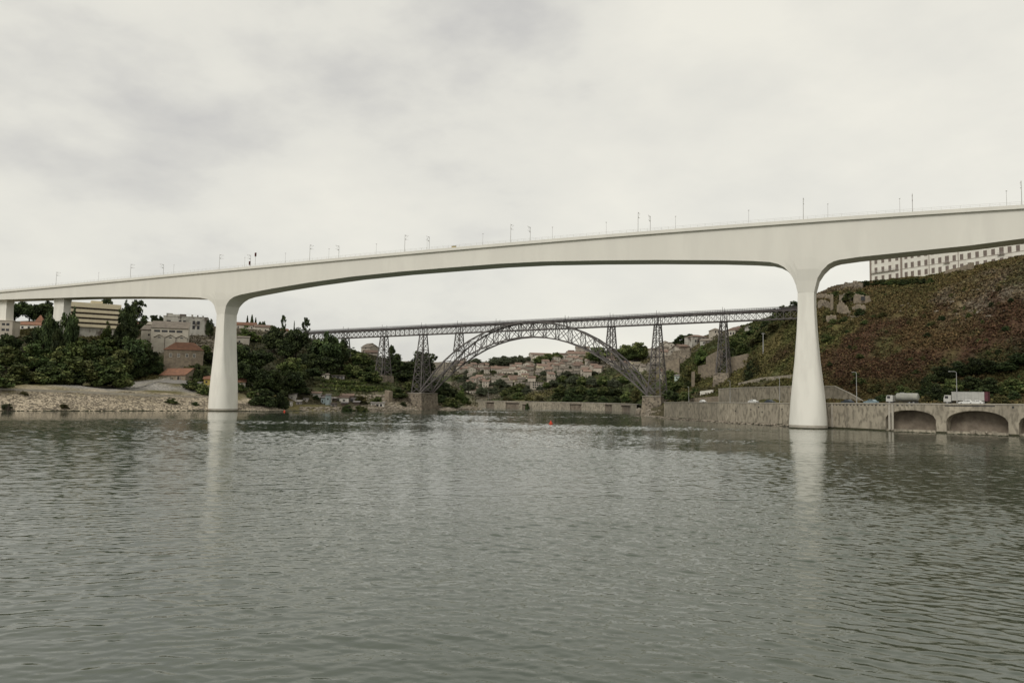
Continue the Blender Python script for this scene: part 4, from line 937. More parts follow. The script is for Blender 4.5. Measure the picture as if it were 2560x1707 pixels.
house('terrace_shed', 'low terrace shed with dark openings on the vine terrace', 829, 495, 861, 497, 947, 939, 4, 'shed', .5, 'tin', 'tilegrey', [(.2, .3, 1.2, 1.3), (.5, .3, 1.4, 1.3), (.8, .3, 1.0, 1.3)], 'shed')
# riverside shacks
for a in (
 ('shack','pale board shack on the bank right of the dark shore bush',721,432,738,432,999,986,3.5,'shed',.5,'shackwhite','tin',[(.5,.8,.7,.8)]),
 ('shack','tiny dark fronted hut at the water edge by the shore bush',708,414,717,414,1016,1006,3,'shed',.4,'shackdark','tin',[]),
 ('shack','tiny white board hut at the water edge by the shore bush',718,415,728,415,1016,1005,3,'flat',0,'shackwhite','tin',[(.5,.5,.6,.7)]),
 ('shack','grey board hut standing alone on the bank right of the tiny huts',740,424,751,424,1013,1003,3,'shed',.4,'tin','shackwhite',[(.5,.6,.7,.7)]),
 ('shack','low white walled shed at the left end of the riverside shacks',774,440,800,440,994,983,4,'shed',.8,'shackwhite','tilefar',[(.7,.7,.8,.9)]),
 ('shack','narrow pale blue shack in the middle row of riverside shacks',802,434,811,434,1010,994,4,'shed',.6,'shackblue','tin',[(.4,1,.7,1.2)]),
 ('shack','tall narrow teal and white shack with a mast like post',813,434,823,434,1012,988,4,'shed',.5,'shackblue','tin',[(.6,2.6,.8,.9)]),
 ('shack','dark open fronted shack under a white roof edge',824,437,840,437,1006,995,4,'shed',.4,'shackdark','shackwhite',[]),
 ('shack','wide white fronted shack in the middle of the riverside row',841,437,871,438,1007,994,4.5,'shed',.7,'shackwhite','tilefar',[(.12,.3,1.6,1.9),(.62,1,1.2,.9)]),
 ('shack','grey tin shack with flat projecting roof at the right of the row',872,441,900,442,1006,995,4,'flat',0,'tin','tin',[(.25,.5,1.4,1.4),(.7,.5,1,1.3)]),
 ('shack','brown roofed shack behind the white fronted shacks',828,447,884,449,996,989,5,'gable',1.2,'shackdark','tilefar',[(.3,.4,1,.8),(.7,.4,1,.8)]),
 ('shack','long low white framed shed on the rocks left of the arch foot',927,462,959,462,1016,1007,4,'shed',.4,'shackwhite','tin',[(.2,.2,1.4,1.2),(.5,.2,1.6,1.2),(.8,.2,1.2,1.2)]),
 ('shack','narrow white board shack between the teal shack and the dark open shack',823,434,829,434,1009,996,3,'shed',.4,'shackwhite','tin',[(.5,.8,.6,.8)]),
 ('shack','small brown shack with white door at the right end of the row',884,436,897,436,1013,1005,3,'shed',.4,'shackdark','tin',[]),
 ('shack','low grey shack roof just above the blue shack',800,446,818,446,996,989,3,'shed',.4,'tin','tilefar',[(.4,.4,.8,.7)]),
 ('shack','little white shack half way between lamp pole and shack row',758,436,768,436,1003,996,3,'flat',0,'shackwhite','tin',[(.5,.5,.7,.7)]),
 ('shack','dark brown shack below the white fronted riverside shack',853,430,868,430,1015,1007,3,'shed',.4,'shackdark','tin',[]),
 ('shack','patched tin shed low on the bank right of the teal shack',826,428,839,428,1017,1009,3,'shed',.3,'tin','shackdark',[(.5,.4,.8,.7)]),
): house(a[0], a[1], *a[2:8], a[8], a[9], a[10], a[11], a[12], a[13], 'shack', 'riverside shacks on the left bank', sink=3)
# ---- right hill
loc, rz, w_ = place(2178, 432, 2640, 348, 700)
mo = thing('monastery', 'very long white building with rows of granite framed windows on the right hilltop', 'building', tuple(loc), rz)
PL = np.array(loc); UD = np.array([math.cos(rz), math.sin(rz), 0]); ND = np.array([-UD[1], UD[0], 0])
mx_ = lambda px, py: (lambda q: (float((q-PL) @ UD), float(q[2]-PL[2])))(on_plane(px, py, PL, ND))
WCOL = [460,548,638,728,845,925,1012,1100,1190,1278,1370,1463,1558,1656,1757,1860,1963,2070,2175,2283]
zmid = mx_(2190, 590+437/5.113)[1]; fl = 4.75
cols = [mx_(2100+c/5.113, 670)[0] for c in WCOL]
sp_ = cols[-1]-cols[-2]
while cols[-1]+sp_ < w_-2: cols.append(cols[-1]+sp_)
MB().box((0, 0, -8), (w_, 14, zmid+fl*2.0+2.6)).build('wall', MT['white'], mo)
zt_m = zmid+fl*2.0+2.6
MB().box((-.35, -.4, zt_m), (w_+.35, 14.4, zt_m+.55)).build('cornice', MT['surround'], mo)
rb = MB(); rb.add([(-.7, -.8, zt_m+.56), (w_+.7, -.8, zt_m+.56), (w_+.7, 14.8, zt_m+.56), (-.7, 14.8, zt_m+.56), (6, 7, zt_m+3.6), (w_-6, 7, zt_m+3.6)], [(0, 1, 5, 4), (1, 2, 5), (2, 3, 4, 5), (3, 0, 4), (3, 2, 1, 0)]); rb.build('roof', MT['tile'], mo)
for x in (-.25, mx_(2253.6, 670)[0], mx_(2323, 670)[0], mx_(2396, 660)[0]):
    wd = .55 if x < 20 else .12
    MB().box((x-wd, -.14 if wd < .2 else -.2, -8), (x+wd, -.006, zt_m-.01)).build('corner_pilaster' if wd > .2 else 'downpipe', MT['surround'], mo)
for r_, z0 in enumerate((zmid-fl, zmid, zmid+fl, zmid+2*fl-.6)):
    for c, x in enumerate(cols):
        if r_ == 3 and False: continue
        bal = r_ == 1 and c in (10, 17)
        win_part(1.45 if not bal else 1.8, 2.5 if not bal else 3.4, mo, x, -.003, z0-1.25 if not bal else z0-1.9, 'surround', 'sash', .14)
        if bal:
            bb = MB().box((x-1.6, -.9, z0-2.1), (x+1.6, -.22, z0-1.9)).build('balcony', MT['surround'], mo)
            m_ = MB()
            for k in range(12): m_.box((x-1.55+k*.28, -.88, z0-1.9), (x-1.51+k*.28, -.84, z0-.95))
            m_.box((x-1.6, -.9, z0-.95), (x+1.6, -.82, z0-.88)); m_.build('balcony_railing', MT['mast'], bb)
x4 = cols[3]+1.2
bb = MB().box((.5, -.8, zmid-1.75), (x4, -.22, zmid-1.5)).build('balcony', MT['surround'], mo)
m_ = MB()
for x in np.arange(.5, x4, .3): m_.box((x-.02, -.78, zmid-1.5), (x+.02, -.74, zmid-.6))
m_.box((.5, -.8, zmid-.6), (x4, -.72, zmid-.52)); m_.build('balcony_railing', MT['mast'], bb)
MB().box((x4+.6, -.1, zmid-1.75), (w_, -.007, zmid-1.55)).build('string_course', MT['surround'], mo)
rwall('grey rubble wall in front of the white monastery windows', [(2355,688,378),(2368,674,376),(2400,668,370),(2430,655,362)], 'stone', 1.2, rough=.2)
for a in (
 ('ridge_house','pale two storey house on the ridge left of the rightmost iron tower',1784,545,1804,546,842,825,8,'hip',1.8,'townwall','tilegrey',[(.25,2.8,1,1.3),(.6,2.8,1,1.3),(.4,.5,1,1.4)]),
 ('ridge_house','cream house just right of the rightmost iron tower top',1816,540,1838,536,842,826,9,'hip',2.4,'plaster','tilefar',[(.2,1.3,1,1.6),(.5,1.3,1,1.6),(.8,1.3,1,1.6)]),
 ('ridge_house','brown roofed house behind the cream ridge house',1828,560,1848,556,830,822,10,'hip',2.2,'townwall','tilefar',[(.5,.4,1,1)]),
 ('ridge_house','roofless grey house end among bushes right of the cream ridge house',1862,530,1876,528,836,820,5,'front',1.4,'ruin','tilegrey',[]),
 ('ridge_house','large pale house right of the round hilltop trees',1731,585,1771,590,858,841,10,'hip',1.8,'ruin','tilefar',[(.2,1,1,1.5),(.4,1,1,1.5),(.6,1,1,1.5),(.8,1,1,1.5)]),
 ('ridge_house','grey house with dark openings beside the right arch tower',1657,600,1680,604,880,868,8,'gable',1.8,'townwall','tilegrey',[(.3,.8,1.2,1.2),(.7,.8,1.2,1.2)]),
 ('ridge_house','pinkish brown house left of the right arch tower',1613,650,1637,652,888,876,9,'gable',2,'townwall','tilefar',[(.3,.8,1,1.2),(.7,.8,1,1.2)]),
 ('ridge_house','grey stepped house on the slope left of the round hilltop trees',1672,625,1698,628,872,860,9,'gable',1.8,'plaster','tilegrey',[(.3,.7,1,1.2),(.7,.7,1,1.2)]),
 ('ridge_house','long grey walled house below the round hilltop trees',1700,600,1748,606,877,866,9,'gable',1.7,'townwall','tilefar',[(.2,.7,1,1.2),(.5,.7,1,1.2),(.8,.7,1,1.2)]),
 ('ridge_house','low grey house on the ridge just left of the rightmost tower',1750,575,1782,570,862,852,9,'gable',1.6,'ruin','tilegrey',[(.3,.7,1,1.1),(.7,.7,1,1.1)]),
 ('ruined_house','cream roofless walls seen through the right half of the iron arch',1577,600,1608,604,915,905,7,'flat',0,'cream','plaster',[(.3,.5,1,1.4),(.65,.5,1,1.4)]),
 ('mint_house','small mint green house in the bushes right of the arch foot tower',1686,452,1706,450,950,939,6,'shed',.8,'mint','tin',[(.3,.8,.8,1),(.75,.8,.8,1)]),
 ('ridge_house','orange roofed cottage half hidden behind the right arch foot tower',1655,500,1676,500,938,929,7,'gable',2.2,'plaster','tile',[(.5,.6,.9,1)]),
): house(a[0], a[1], *a[2:8], a[8], a[9], a[10], a[11], a[12], a[13])
# ---- far hill town : key houses, then the crowd
for a in (
 ('tall_house','narrow yellow house standing out in the middle of the far hillside',1304,760,1321,760,953,937,8,'gable',1.6,'cream','tilefar',[(u,z,1.1,1.5) for u in (.3,.7) for z in (.8,3.6)]),
 ('broad_house','brown roofed house with cream wall left of the yellow house',1275,745,1304,748,957,949,12,'gable',4.2,'cream','tilefar',[(u,.8,1,1.4) for u in (.2,.5,.8)]),
 ('grey_block','grey block with three rows of dark windows low on the far hillside',1330,700,1358,702,972,955,8,'flat',0,'townwall','tilegrey',[(u,z,1.2,1.3) for u in (.12,.31,.5,.69,.88) for z in (.8,2.9,4.9)]),
 ('red_roof_house','red roofed house with pale windows near the far quay, beneath the arch left side',1167,700,1196,702,985,976,9,'gable',3.2,'townwall','tilefar',[(u,.7,1,1.2) for u in (.15,.4,.6,.85)]),
 ('white_chapel','small bright white gabled house on the far hill',1213,740,1221,740,962,954,7,'front',2,'white','tilefar',[(.5,1,.8,1.2)]),
 ('flat_house','boxy brownish house on the far skyline between two tree clumps',1329,900,1380,906,900,885,12,'gable',1.8,'townwall','tilefar',[(u,z,1.5,1.5) for u in (.1,.3,.5) for z in (1.5,4)]),
 ('long_roof_house','long bright red roof at the top of the far hill',1421,880,1481,886,892,884,11,'gable',3.0,'townwall','tilefar',[(u,.8,1.2,1.5) for u in (.15,.35,.6)]),
 ('grey_house','tall pale grey house above the long red roof on the far skyline',1440,905,1474,905,888,869,10,'gable',2.0,'townwall','tilegrey',[(u,3.5,1.2,1.5) for u in (.3,.6)]),
 ('dark_house','small dark brown block on the far skyline beside the red roof',1421,895,1436,895,888,876,8,'flat',0,'maroon','tilefar',[(.5,2,1,1.2)]),
 ('pale_house','pale cream house wall at the right end of the far tree clump',1401,860,1420,862,902,886,9,'gable',1.6,'plaster','tilefar',[(u,z,1,1.4) for u in (.3,.7) for z in (1,3.8)]),
 ('cream_house','cream house with sandy bare ground in the middle of the far hill',1345,820,1372,822,925,914,9,'gable',2.0,'cream','tilefar',[(u,.8,1,1.3) for u in (.25,.5,.75)]),
 ('long_roof_house','long faded red roof crossing the left of the far hill',1150,850,1225,858,930,923,10,'gable',2.4,'townwall','tilefar',[(u,.6,1.1,1.2) for u in (.1,.3,.5,.7,.9)]),
 ('long_roof_house','second long faded red roof, right of the first on the far hill',1228,845,1318,850,929,921,10,'gable',2.6,'townwall','tilefar',[(u,.6,1.1,1.2) for u in (.1,.3,.5,.7,.9)]),
): house(a[0], a[1], *a[2:8], a[8], a[9], a[10], a[11], a[12], a[13])
protos = []
rt = random.Random(21)
for k in range(7):
    w_, d_, h_ = rt.uniform(6, 11), rt.uniform(6, 8), rt.choice([2.8, 3.4, 4.8, 5.6]); rh = rt.uniform(1.5, 2.4); kd = ['gable', 'gable', 'hip', 'gable', 'front', 'shed', 'flat'][k]
    wl_ = wall_mb(w_, d_, h_, rh if kd != 'flat' else 0, kd).mesh('wall', MT[['townwall', 'townwall', 'townwall', 'townwall', 'plaster', 'townwall', 'townwall'][k]])
    rf_ = roof_mb(w_, d_, h_, rh, kd).mesh('roof', MT[['tilefar', 'tilegrey', 'tilefar', 'tilegrey', 'tilefar', 'tilefar', 'tilegrey'][k]])
    wn_ = [(u*w_, z) for z in ([.8] if h_ < 5 else [.8, 3.6]) for u in ([.3, .7] if w_ < 9 else [.2, .5, .8])]
    protos.append((wl_, rf_, wn_, w_))
flat_w = MB().box((-.45, -.05, 0), (.45, .02, 1.2)).mesh('window', MT['dullglass'])
town_l = ['little grey walled house with brown tile roof in the crowd on the far hillside', 'little pale house with faded roof in the crowd on the far hillside', 'little hip roofed house with red tiles in the crowd on the far hillside', 'little house with grey roof in the crowd on the far hillside', 'little white house with its gable to the river in the far hillside crowd', 'little pale house with single sloping roof in the far hillside crowd', 'little flat roofed house in the crowd on the far hillside']
zones = [(1140,1330,921,937,28),(1330,1500,903,935,34),(1170,1300,938,975,14),(1290,1400,938,965,11),(1500,1640,885,930,20),(1400,1470,925,945,8),(1640,1720,868,905,8),(1130,1200,905,922,6)]
used = []
for (xa, xb, ya, yb, n) in zones:
    for k in range(n):
        for tr in range(12):
            px, py = rt.uniform(xa, xb), rt.uniform(ya, yb); p = hit(px, py, 430)
            if all(math.hypot(p[0]-u[0], p[1]-u[1]) > 8.5 for u in used): break
        else: continue
        used.append(p); kd = rt.randrange(7); wl_, rf_, wn_, w_ = protos[kd]
        t_ = thing('town_house', town_l[kd], 'house', (p[0]-w_/2, p[1], ground(p[0], p[1])+.2), rt.uniform(-.5, .4), 'crowd of little houses on the far hillside')
        link('wall', wl_, t_); link('roof', rf_, t_)
        for x, z in wn_: link('window', flat_w, t_, (x, 0, z))
# ------------------------------------------------------------------ vehicles, lamps, buoy, people
def wheel(parent, x, y, r, wd=.25):
    rr = [(y-wd/2, r*.82), (y-wd/2+.03, r), (y+wd/2-.03, r), (y+wd/2, r*.82)]
    m = MB(); m.loft([[(x+q*math.cos(2*math.pi*k/18), yy, r+q*math.sin(2*math.pi*k/18)) for k in range(18)] for yy, q in rr])
    t_ = m.build('wheel', MT['rubber'], parent)
    sgn = -1 if y < 0 else 1
    MB().loft([[(x+r*.55*math.cos(2*math.pi*k/14), y+sgn*(wd/2+e), r+r*.55*math.sin(2*math.pi*k/14)) for k in range(14)] for e in (-.02, .025)]).build('rim', MT['rim'], t_)
def on_road(px, off):
    t = RL.at_px(px, 9, off); p = RL.pos(t, off); q = RL.pos(t+1, off); return (p[0], p[1], ztR(t)+.01), math.atan2(q[1]-p[1], q[0]-p[0])
def car(px, off, label, m, flip=False, L=4.2, H=1.42, glass='glass'):
    p, rz = on_road(px, off); t_ = thing('car', label, 'car', p, rz+(math.pi if flip else 0)); wd = 1.65
    side = [(-L/2, .32), (L/2, .32), (L/2, .62), (L/2-.15, .78), (L/2-1.15, .92), (-L/2+.75, .92), (-L/2+.05, .85), (-L/2, .6)]
    MB().prism(side, -wd/2, wd/2, 'y').build('body', m, t_)
    cab = [(-L/2+.55, .921), (L/2-1.2, .921), (L/2-1.85, H), (-L/2+1.2, H)]
    c = MB(); i = .12
    c.add([(x, y*(wd/2-(0 if z < 1 else i)), z) for y in (-1, 1) for x, z in cab], [(0, 1, 2, 3), (7, 6, 5, 4), (0, 4, 5, 1), (1, 5, 6, 2), (2, 6, 7, 3), (3, 7, 4, 0)])
    cb2 = c.build('cabin', m, t_)
    for sy in (-1, 1):
        for a, b in (((-L/2+.8, -L/2+1.3), (-L/2+1.95, -L/2+1.95)), ((-L/2+2.05, -L/2+2.05), (L/2-1.42, L/2-1.86))):
            g = MB(); yo = sy*(wd/2+.004)
            g.add([(a[0], yo, .98), (b[0], yo, .98), (b[1], yo-sy*.115, H-.06), (a[1], yo-sy*.115, H-.06)], [(0, 1, 2, 3)]); g.build('window', MT[glass], cb2, fix=False)
    for sx in (-L/2+.75, L/2-.8):
        for sy in (-1, 1): wheel(t_, sx, sy*(wd/2-.1), .3, .2)
    for sy in (-1, 1): MB().box((L/2-.02, sy*.55-.18, .6), (L/2+.02, sy*.55+.18, .76)).build('headlight', MT['steel'], t_)
    for sx in (-L/2-.05, L/2-.03): MB().box((sx, -wd/2+.03, .36), (sx+.08, wd/2-.03, .5)).build('bumper', MT['chassis'], t_)
    return t_
def truck_cab(t_, x0, m, L=2.0, H=2.75):
    # forward control cab, front towards -x
    pr = [(x0, .75), (x0+L, .75), (x0+L, H), (x0+.25, H), (x0, 1.75)]
    cb2 = MB().prism(pr, -1.2, 1.2, 'y').build('cab', m, t_)
    g = MB(); g.add([(x0-.004, -1.0, 1.8), (x0-.004, 1.0, 1.8), (x0+.2, .95, H-.15), (x0+.2, -.95, H-.15)], [(0, 1, 2, 3)]); g.build('windscreen', MT['glass'], cb2, fix=False)
    for sy in (-1, 1): MB().box((x0+.35, sy*1.2-.02, 1.75), (x0+1.25, sy*1.2+.02, 2.5)).build('window', MT['glass'], cb2)
    for sy in (-1, 1): MB().box((x0-.03, sy*.9-.16, .95), (x0+.02, sy*.9+.16, 1.2)).build('headlight', MT['steel'], cb2)
    MB().box((x0-.12, -1.18, .5), (x0+.1, 1.18, .74)).build('bumper', MT['chassis'], cb2)
# tanker
p, rz = on_road(2256, 11.5); tk = thing('tanker_truck', 'tanker lorry with white cab and dull rounded tank, driving left on the quay road', 'truck', p, rz)
MB().box((-4.2, -.5, .6), (4.6, .5, .95)).build('chassis', MT['chassis'], tk); truck_cab(tk, -4.5, MT['truckwhite'])
tn = MB(); ring = lambda x, k: [(x, 1.22*k*math.cos(2*math.pi*a/24), 2.25+1.2*k*math.sin(2*math.pi*a/24)) for a in range(24)]
tn.loft([ring(-1.75, .72), ring(-1.6, .94), ring(-1.4, 1), ring(4.3, 1), ring(4.5, .94), ring(4.65, .72)]); tb_ = tn.build('tank', MT['tank'], tk, smooth=False)
for x in (-.2, 1.4, 3.0): MB().loft([[(x+e, 1.26*math.cos(2*math.pi*a/24), 2.25+1.24*math.sin(2*math.pi*a/24)) for a in range(24)] for e in (-.05, .05)]).build('tank_band', MT['steel'], tb_)
MB().box((-.6, -.3, 3.4), (.6, .3, 3.62)).build('hatch', MT['steel'], tb_)
for x in (-3.5, 2.4, 3.6):
    for sy in (-1, 1): wheel(tk, x, sy*1.0, .5, .3)
# box lorry
p, rz = on_road(2414, 11.5); bt = thing('box_truck', 'long white box lorry with small cab, under the right street lamp', 'truck', p, rz)
MB().box((-5.4, -.5, .6), (5.6, .5, .95)).build('chassis', MT['chassis'], bt); truck_cab(bt, -5.7, MT['truckwhite'])
bx = MB().box((-3.5, -1.25, 1.15), (5.0, 1.25, 3.75)).build('box_body', MT['curtain'], bt)
MB().box((5.004, -1.27, 1.1), (5.9, 1.27, 3.78)).build('rear_section', MT['maroon'], bt)
for z in (1.15, 3.68): MB().box((-3.52, -1.29, z), (5.0, -1.252, z+.1)).build('side_rail', MT['steel'], bx)
for x in np.linspace(-2.8, 4.4, 9): MB().box((x-.03, -1.275, 1.26), (x+.03, -1.252, 3.67)).build('side_post', MT['steel'], bx)
for x in (-4.7, 3.2, 4.4):
    for sy in (-1, 1): wheel(bt, x, sy*1.0, .5, .3)
car(2178, 7.0, 'pale blue car on the quay road, left of the tanker lorry', MT['bluecar'], True, 4.4)
car(2119, 7.4, 'dark blue car on the quay road beside the right river pier', MT['darkcar'], True, 4.2)
car(2417, 6.2, 'white car in front of the box lorry, nearer its front', MT['whitecar'], True, 4.0, 1.4)
car(2440, 6.0, 'white low car behind the first white car, beside the box lorry', MT['whitecar'], True, 4.0, 1.3)
car(1883, 7.0, 'white car on the quay road left of the right river pier', MT['whitecar'], False, 4.3)
car(1925, 9.8, 'dark car on the quay road close left of the right river pier', MT['darkcar'], False, 4.1)
car(1757, 7.0, 'white car on the quay road right of the iron tower foot', MT['whitecar'], False, 4.2)
# street lamps
def slamp(p, label, h=9.0, arm=1.6, rz=0.0, group='street lamps along the quay road'):
    t_ = thing('street_lamp', label, 'street lamp', p, rz, group)
    MB().tube([(0, 0, -.5), (0, 0, h*.97), (-arm*.15, 0, h), (-arm, 0, h+.08)] if arm else [(0, 0, -.5), (0, 0, h)], [.13, .075, .07, .06] if arm else [.13, .08], 8).build('pole', MT['steel'], t_)
    if arm: MB().box((-arm-.55, -.16, h-.02), (-arm+.02, .16, h+.16)).build('lamp_head', MT['steel'], t_)
    else: MB().tube([(0, 0, h), (0, 0, h+.12)], [.22, .12], 10).build('lamp_head', MT['steel'], t_)
for px, off, h, arm, lb in ((2392, 2.6, 9.4, 1.5, 'bent arm street lamp behind the box lorry'), (2141, 2.4, 9.9, 1.1, 'tall street lamp right of the right river pier, by the pale blue car'),
                            (1949, 2.4, 9.2, .9, 'street lamp just left of the right river pier'), (1825, 2.4, 8.6, .9, 'street lamp in front of the long retaining wall'), (1722, 3, 7, .6, 'street lamp by the dark green trees right of the iron tower foot')):
    q, rz = on_road(px, off); slamp(q, lb, h, arm, rz)
for px, yb, yt, Y, lb in ((619, 975, 940, 424, 'lamp pole right of the left river pier on the left bank'), (757, 990, 963, 440, 'lamp pole on the left bank above the small huts')):
    q = at(px, yb, Y); q[2] = ground(q[0], q[1]); slamp(tuple(q), lb, at(px, yt, Y)[2]-q[2], .7, 3.0, 'street lamps on the left bank')
q = hit(1220, 1000, 600); slamp((q[0]+0, q[1]+4, 5.4), 'pale flagpole like lamp on the distant quay', 8, 0, 0, 'street lamps along the quay road')
# utility pole on the right hill
q = at(1908, 878, 398); q[2] = ground(q[0], q[1])
t_ = thing('utility_pole', 'pale concrete utility pole standing in the scrub right of the rightmost iron tower', 'pole', tuple(q)); zt_p = at(1908, 832, 398)[2]-q[2]
MB().tube([(0, 0, -1), (0, 0, zt_p)], [.3, .18], 8).build('pole', MT['steel'], t_); MB().box((-.9, -.08, zt_p-.5), (.9, .08, zt_p-.3)).build('crossarm', MT['mast'], t_)
# buoy
def buoy(px, py, label, k=1.0):
    q = W(px, py); t_ = thing('buoy', label, 'buoy', tuple(q))
    MB().tube([(0, 0, -.5), (0, 0, .05), (0, 0, .32*k), (0, 0, .42*k)], [.5*k, .62*k, .62*k, .5*k], 16).build('float', MT['red'], t_)
    MB().tube([(0, 0, .42*k), (0, 0, 1.0*k), (0, 0, 1.1*k)], [.36*k, .17*k, .1*k], 14).build('cone', MT['red'], t_)
    MB().tube([(0, 0, 1.1*k), (0, 0, 1.3*k)], .05*k, 8).build('top_mark', MT['red'], t_)
buoy(1377, 1060, 'red channel buoy floating alone mid river'); buoy(711, 1029.5, 'small red buoy near the shore bush on the left bank', .8)
# shore debris (driftwood root at the far left waterline)
q = at(20, 1020, 303); t_ = thing('driftwood', 'dark tangled driftwood stump on the stones at the far left waterline', 'driftwood', (q[0], q[1], ground(q[0], q[1])+.1))
MB().tube([(0, 0, 0), (.3, .1, 1.5), (.1, 0, 2.6), (.5, 0, 3.3)], [.55, .4, .3, .12], 8).build('trunk', MT['bark'], t_)
for a in ((1.2, .2, 1.4), (-1.1, -.2, 1.8), (1.9, 0, .4), (-.9, .3, 2.9)): MB().tube([(0, 0, .8), tuple(.6*x for x in a), a], [.22, .15, .06], 6).build('branch', MT['bark'], t_)

# ------------------------------------------------------------------ foliage
def leaf_cloud(name, cl, nleaf, leaf, seed, tints, m='leaf', squash=.75, upb=.35):
    # cl: list of (centre, radius); quads scattered through each clump
    g = np.random.default_rng(seed); V = []; T = []
    for c, rad in cl:
        n = max(6, int(nleaf*(rad[0]**2 if hasattr(rad, '__len__') else rad**2)))
        d = g.normal(size=(n, 3)); d /= np.linalg.norm(d, axis=1)[:, None]; rr = g.random(n)[:, None]**.42
        P = np.array(c)+d*rr*np.array(rad if hasattr(rad, '__len__') else (rad, rad, rad*squash))
        nrm = d*.6+g.normal(size=(n, 3))*.75+np.array([0, 0, upb]); nrm /= np.linalg.norm(nrm, axis=1)[:, None]
        a = np.cross(nrm, g.normal(size=(n, 3))); a /= np.linalg.norm(a, axis=1)[:, None]; b = np.cross(nrm, a)
        s = leaf*g.uniform(.6, 1.35, n)[:, None]
        V.append(np.stack([P-a*s-b*s*.55, P+a*s*.15-b*s*.75, P+a*s+b*s*.3, P-a*s*.2+b*s*.8], 1))
        base = np.array(tints[g.integers(len(tints))]); tc_ = base*(1+.25*g.normal(size=(n, 1))).clip(.45, 1.7); T.append(np.repeat(tc_, 4, 0))
    V = np.concatenate(V).reshape(-1, 3); T = np.concatenate(T); n = len(V)//4
    me = bpy.data.meshes.new(name); me.vertices.add(len(V)); me.vertices.foreach_set('co', V.ravel())
    me.loops.add(len(V)); me.loops.foreach_set('vertex_index', np.arange(len(V), dtype=np.int32))
    me.polygons.add(n); me.polygons.foreach_set('loop_start', np.arange(0, len(V), 4, dtype=np.int32)); me.update(calc_edges=True)
    ca = me.color_attributes.new('tint', 'FLOAT_COLOR', 'POINT'); ca.data.foreach_set('color', np.c_[T, np.ones(len(T))].ravel())
    me.materials.append(MT[m]); return me
DK = [(.034, .05, .018), (.044, .064, .021), (.06, .08, .028), (.028, .04, .016)]
MD = [(.066, .09, .027), (.098, .122, .038), (.045, .066, .02), (.13, .145, .052)]
LT = [(.085, .115, .03), (.11, .135, .036), (.065, .09, .026)]
OL = [(.085, .085, .03), (.065, .07, .028), (.11, .1, .035)]
GY = [(.085, .1, .06), (.1, .11, .07), (.07, .082, .048)]
def crown(kind, seed, tints, nleaf=900, leaf=.032):
    r = random.Random(seed); cl = []
    if kind == 'round':
        for k in range(46):
            th = r.uniform(0, 2*math.pi); u = r.uniform(-.85, 1); q = (1-u*u)**.5; f = r.uniform(.62, 1.0)*(1+.16*math.sin(3*th+seed)+.1*math.sin(5*u*3))
            cl.append(((.36*q*math.cos(th)*f, .36*q*math.sin(th)*f, .56+.36*u*f), r.uniform(.10, .17)))
        cl.append(((0, 0, .52), .3))
    elif kind == 'dome':
        for k in range(54):
            th = r.uniform(0, 2*math.pi); u = r.uniform(0, 1); q = (1-u*u)**.5; f = r.uniform(.65, 1.0)*(1+.18*math.sin(2*th+seed)+.12*math.sin(5*th))
            cl.append(((.40*q*math.cos(th)*f, .40*q*math.sin(th)*f, .06+.80*u*f), r.uniform(.09, .16)))
        cl.append(((0, 0, .34), .34))
    elif kind == 'spindle':
        for k in range(34):
            z = .05+.93*k/33; w_ = .40*min(1, (z/.22)**.6)*(1-z**2.4)**.7+.03; th = r.uniform(0, 6.3)
            for j in range(2): cl.append(((w_*.6*math.cos(th+j*3), w_*.6*math.sin(th+j*3), z), (w_*.62+.04, w_*.62+.04, .05)))
    elif kind == 'airy':
        for k in range(30):
            z = r.uniform(.16, .97); w_ = .42*math.sin(math.pi*min(1, (z-.05)/1.0))**.6; th = r.uniform(0, 6.3)
            c = (w_*math.cos(th)*r.uniform(.3, 1), w_*math.sin(th)*r.uniform(.3, 1), z); cl.append((c, r.uniform(.07, .14)))
            if r.random() < .7: cl.append(((c[0]+r.uniform(-.1, .1), c[1]+r.uniform(-.1, .1), c[2]-.06), r.uniform(.05, .09)))
    elif kind == 'conifer':
        for k in range(60):
            z = .12+.87*k/59; w_ = .42*(1-z)**.85+.02; th = k*2.4+r.uniform(-.3, .3); f = r.uniform(.55, 1)
            cl.append(((w_*f*math.cos(th), w_*f*math.sin(th), z-.03*f), (.06+.10*(1-z), .06+.10*(1-z), .03)))
    elif kind == 'umbrella':
        for k in range(40):
            th = r.uniform(0, 6.3); u = r.uniform(-.35, 1); q = (1-u*u)**.5; f = r.uniform(.6, 1)
            cl.append(((.40*q*math.cos(th)*f, .40*q*math.sin(th)*f, .64+.28*u*f), r.uniform(.09, .14)))
        cl.append(((0, 0, .66), (.28, .28, .14)))
    return leaf_cloud('crown', cl, nleaf*(46/ max(12, len(cl)))**.3*5, leaf, seed, tints)
def trunk(kind, seed):
    r = random.Random(seed); m = MB(); top = dict(round=.5, dome=.3, spindle=.8, airy=.9, conifer=.95, umbrella=.7)[kind]; th = .028 if kind != 'dome' else .022
    pts = [(0, 0, -.08), (.01, .0, top*.35), (r.uniform(-.03, .03), r.uniform(-.03, .03), top*.7), (r.uniform(-.04, .04), r.uniform(-.03, .03), top)]
    m.tube(pts, [th*1.3, th, th*.75, th*.35], 7)
    for k in range(6 if kind not in ('spindle', 'conifer') else 0):
        z = top*r.uniform(.45, .9); a = r.uniform(0, 6.3); L = r.uniform(.18, .32)
        m.tube([(0, 0, z), (L*.5*math.cos(a), L*.5*math.sin(a), z+.1), (L*math.cos(a), L*math.sin(a), z+.22)], [th*.5, th*.35, th*.12], 5)
    return m.mesh('trunk', MT['bark'], smooth=True)
PRO = {}
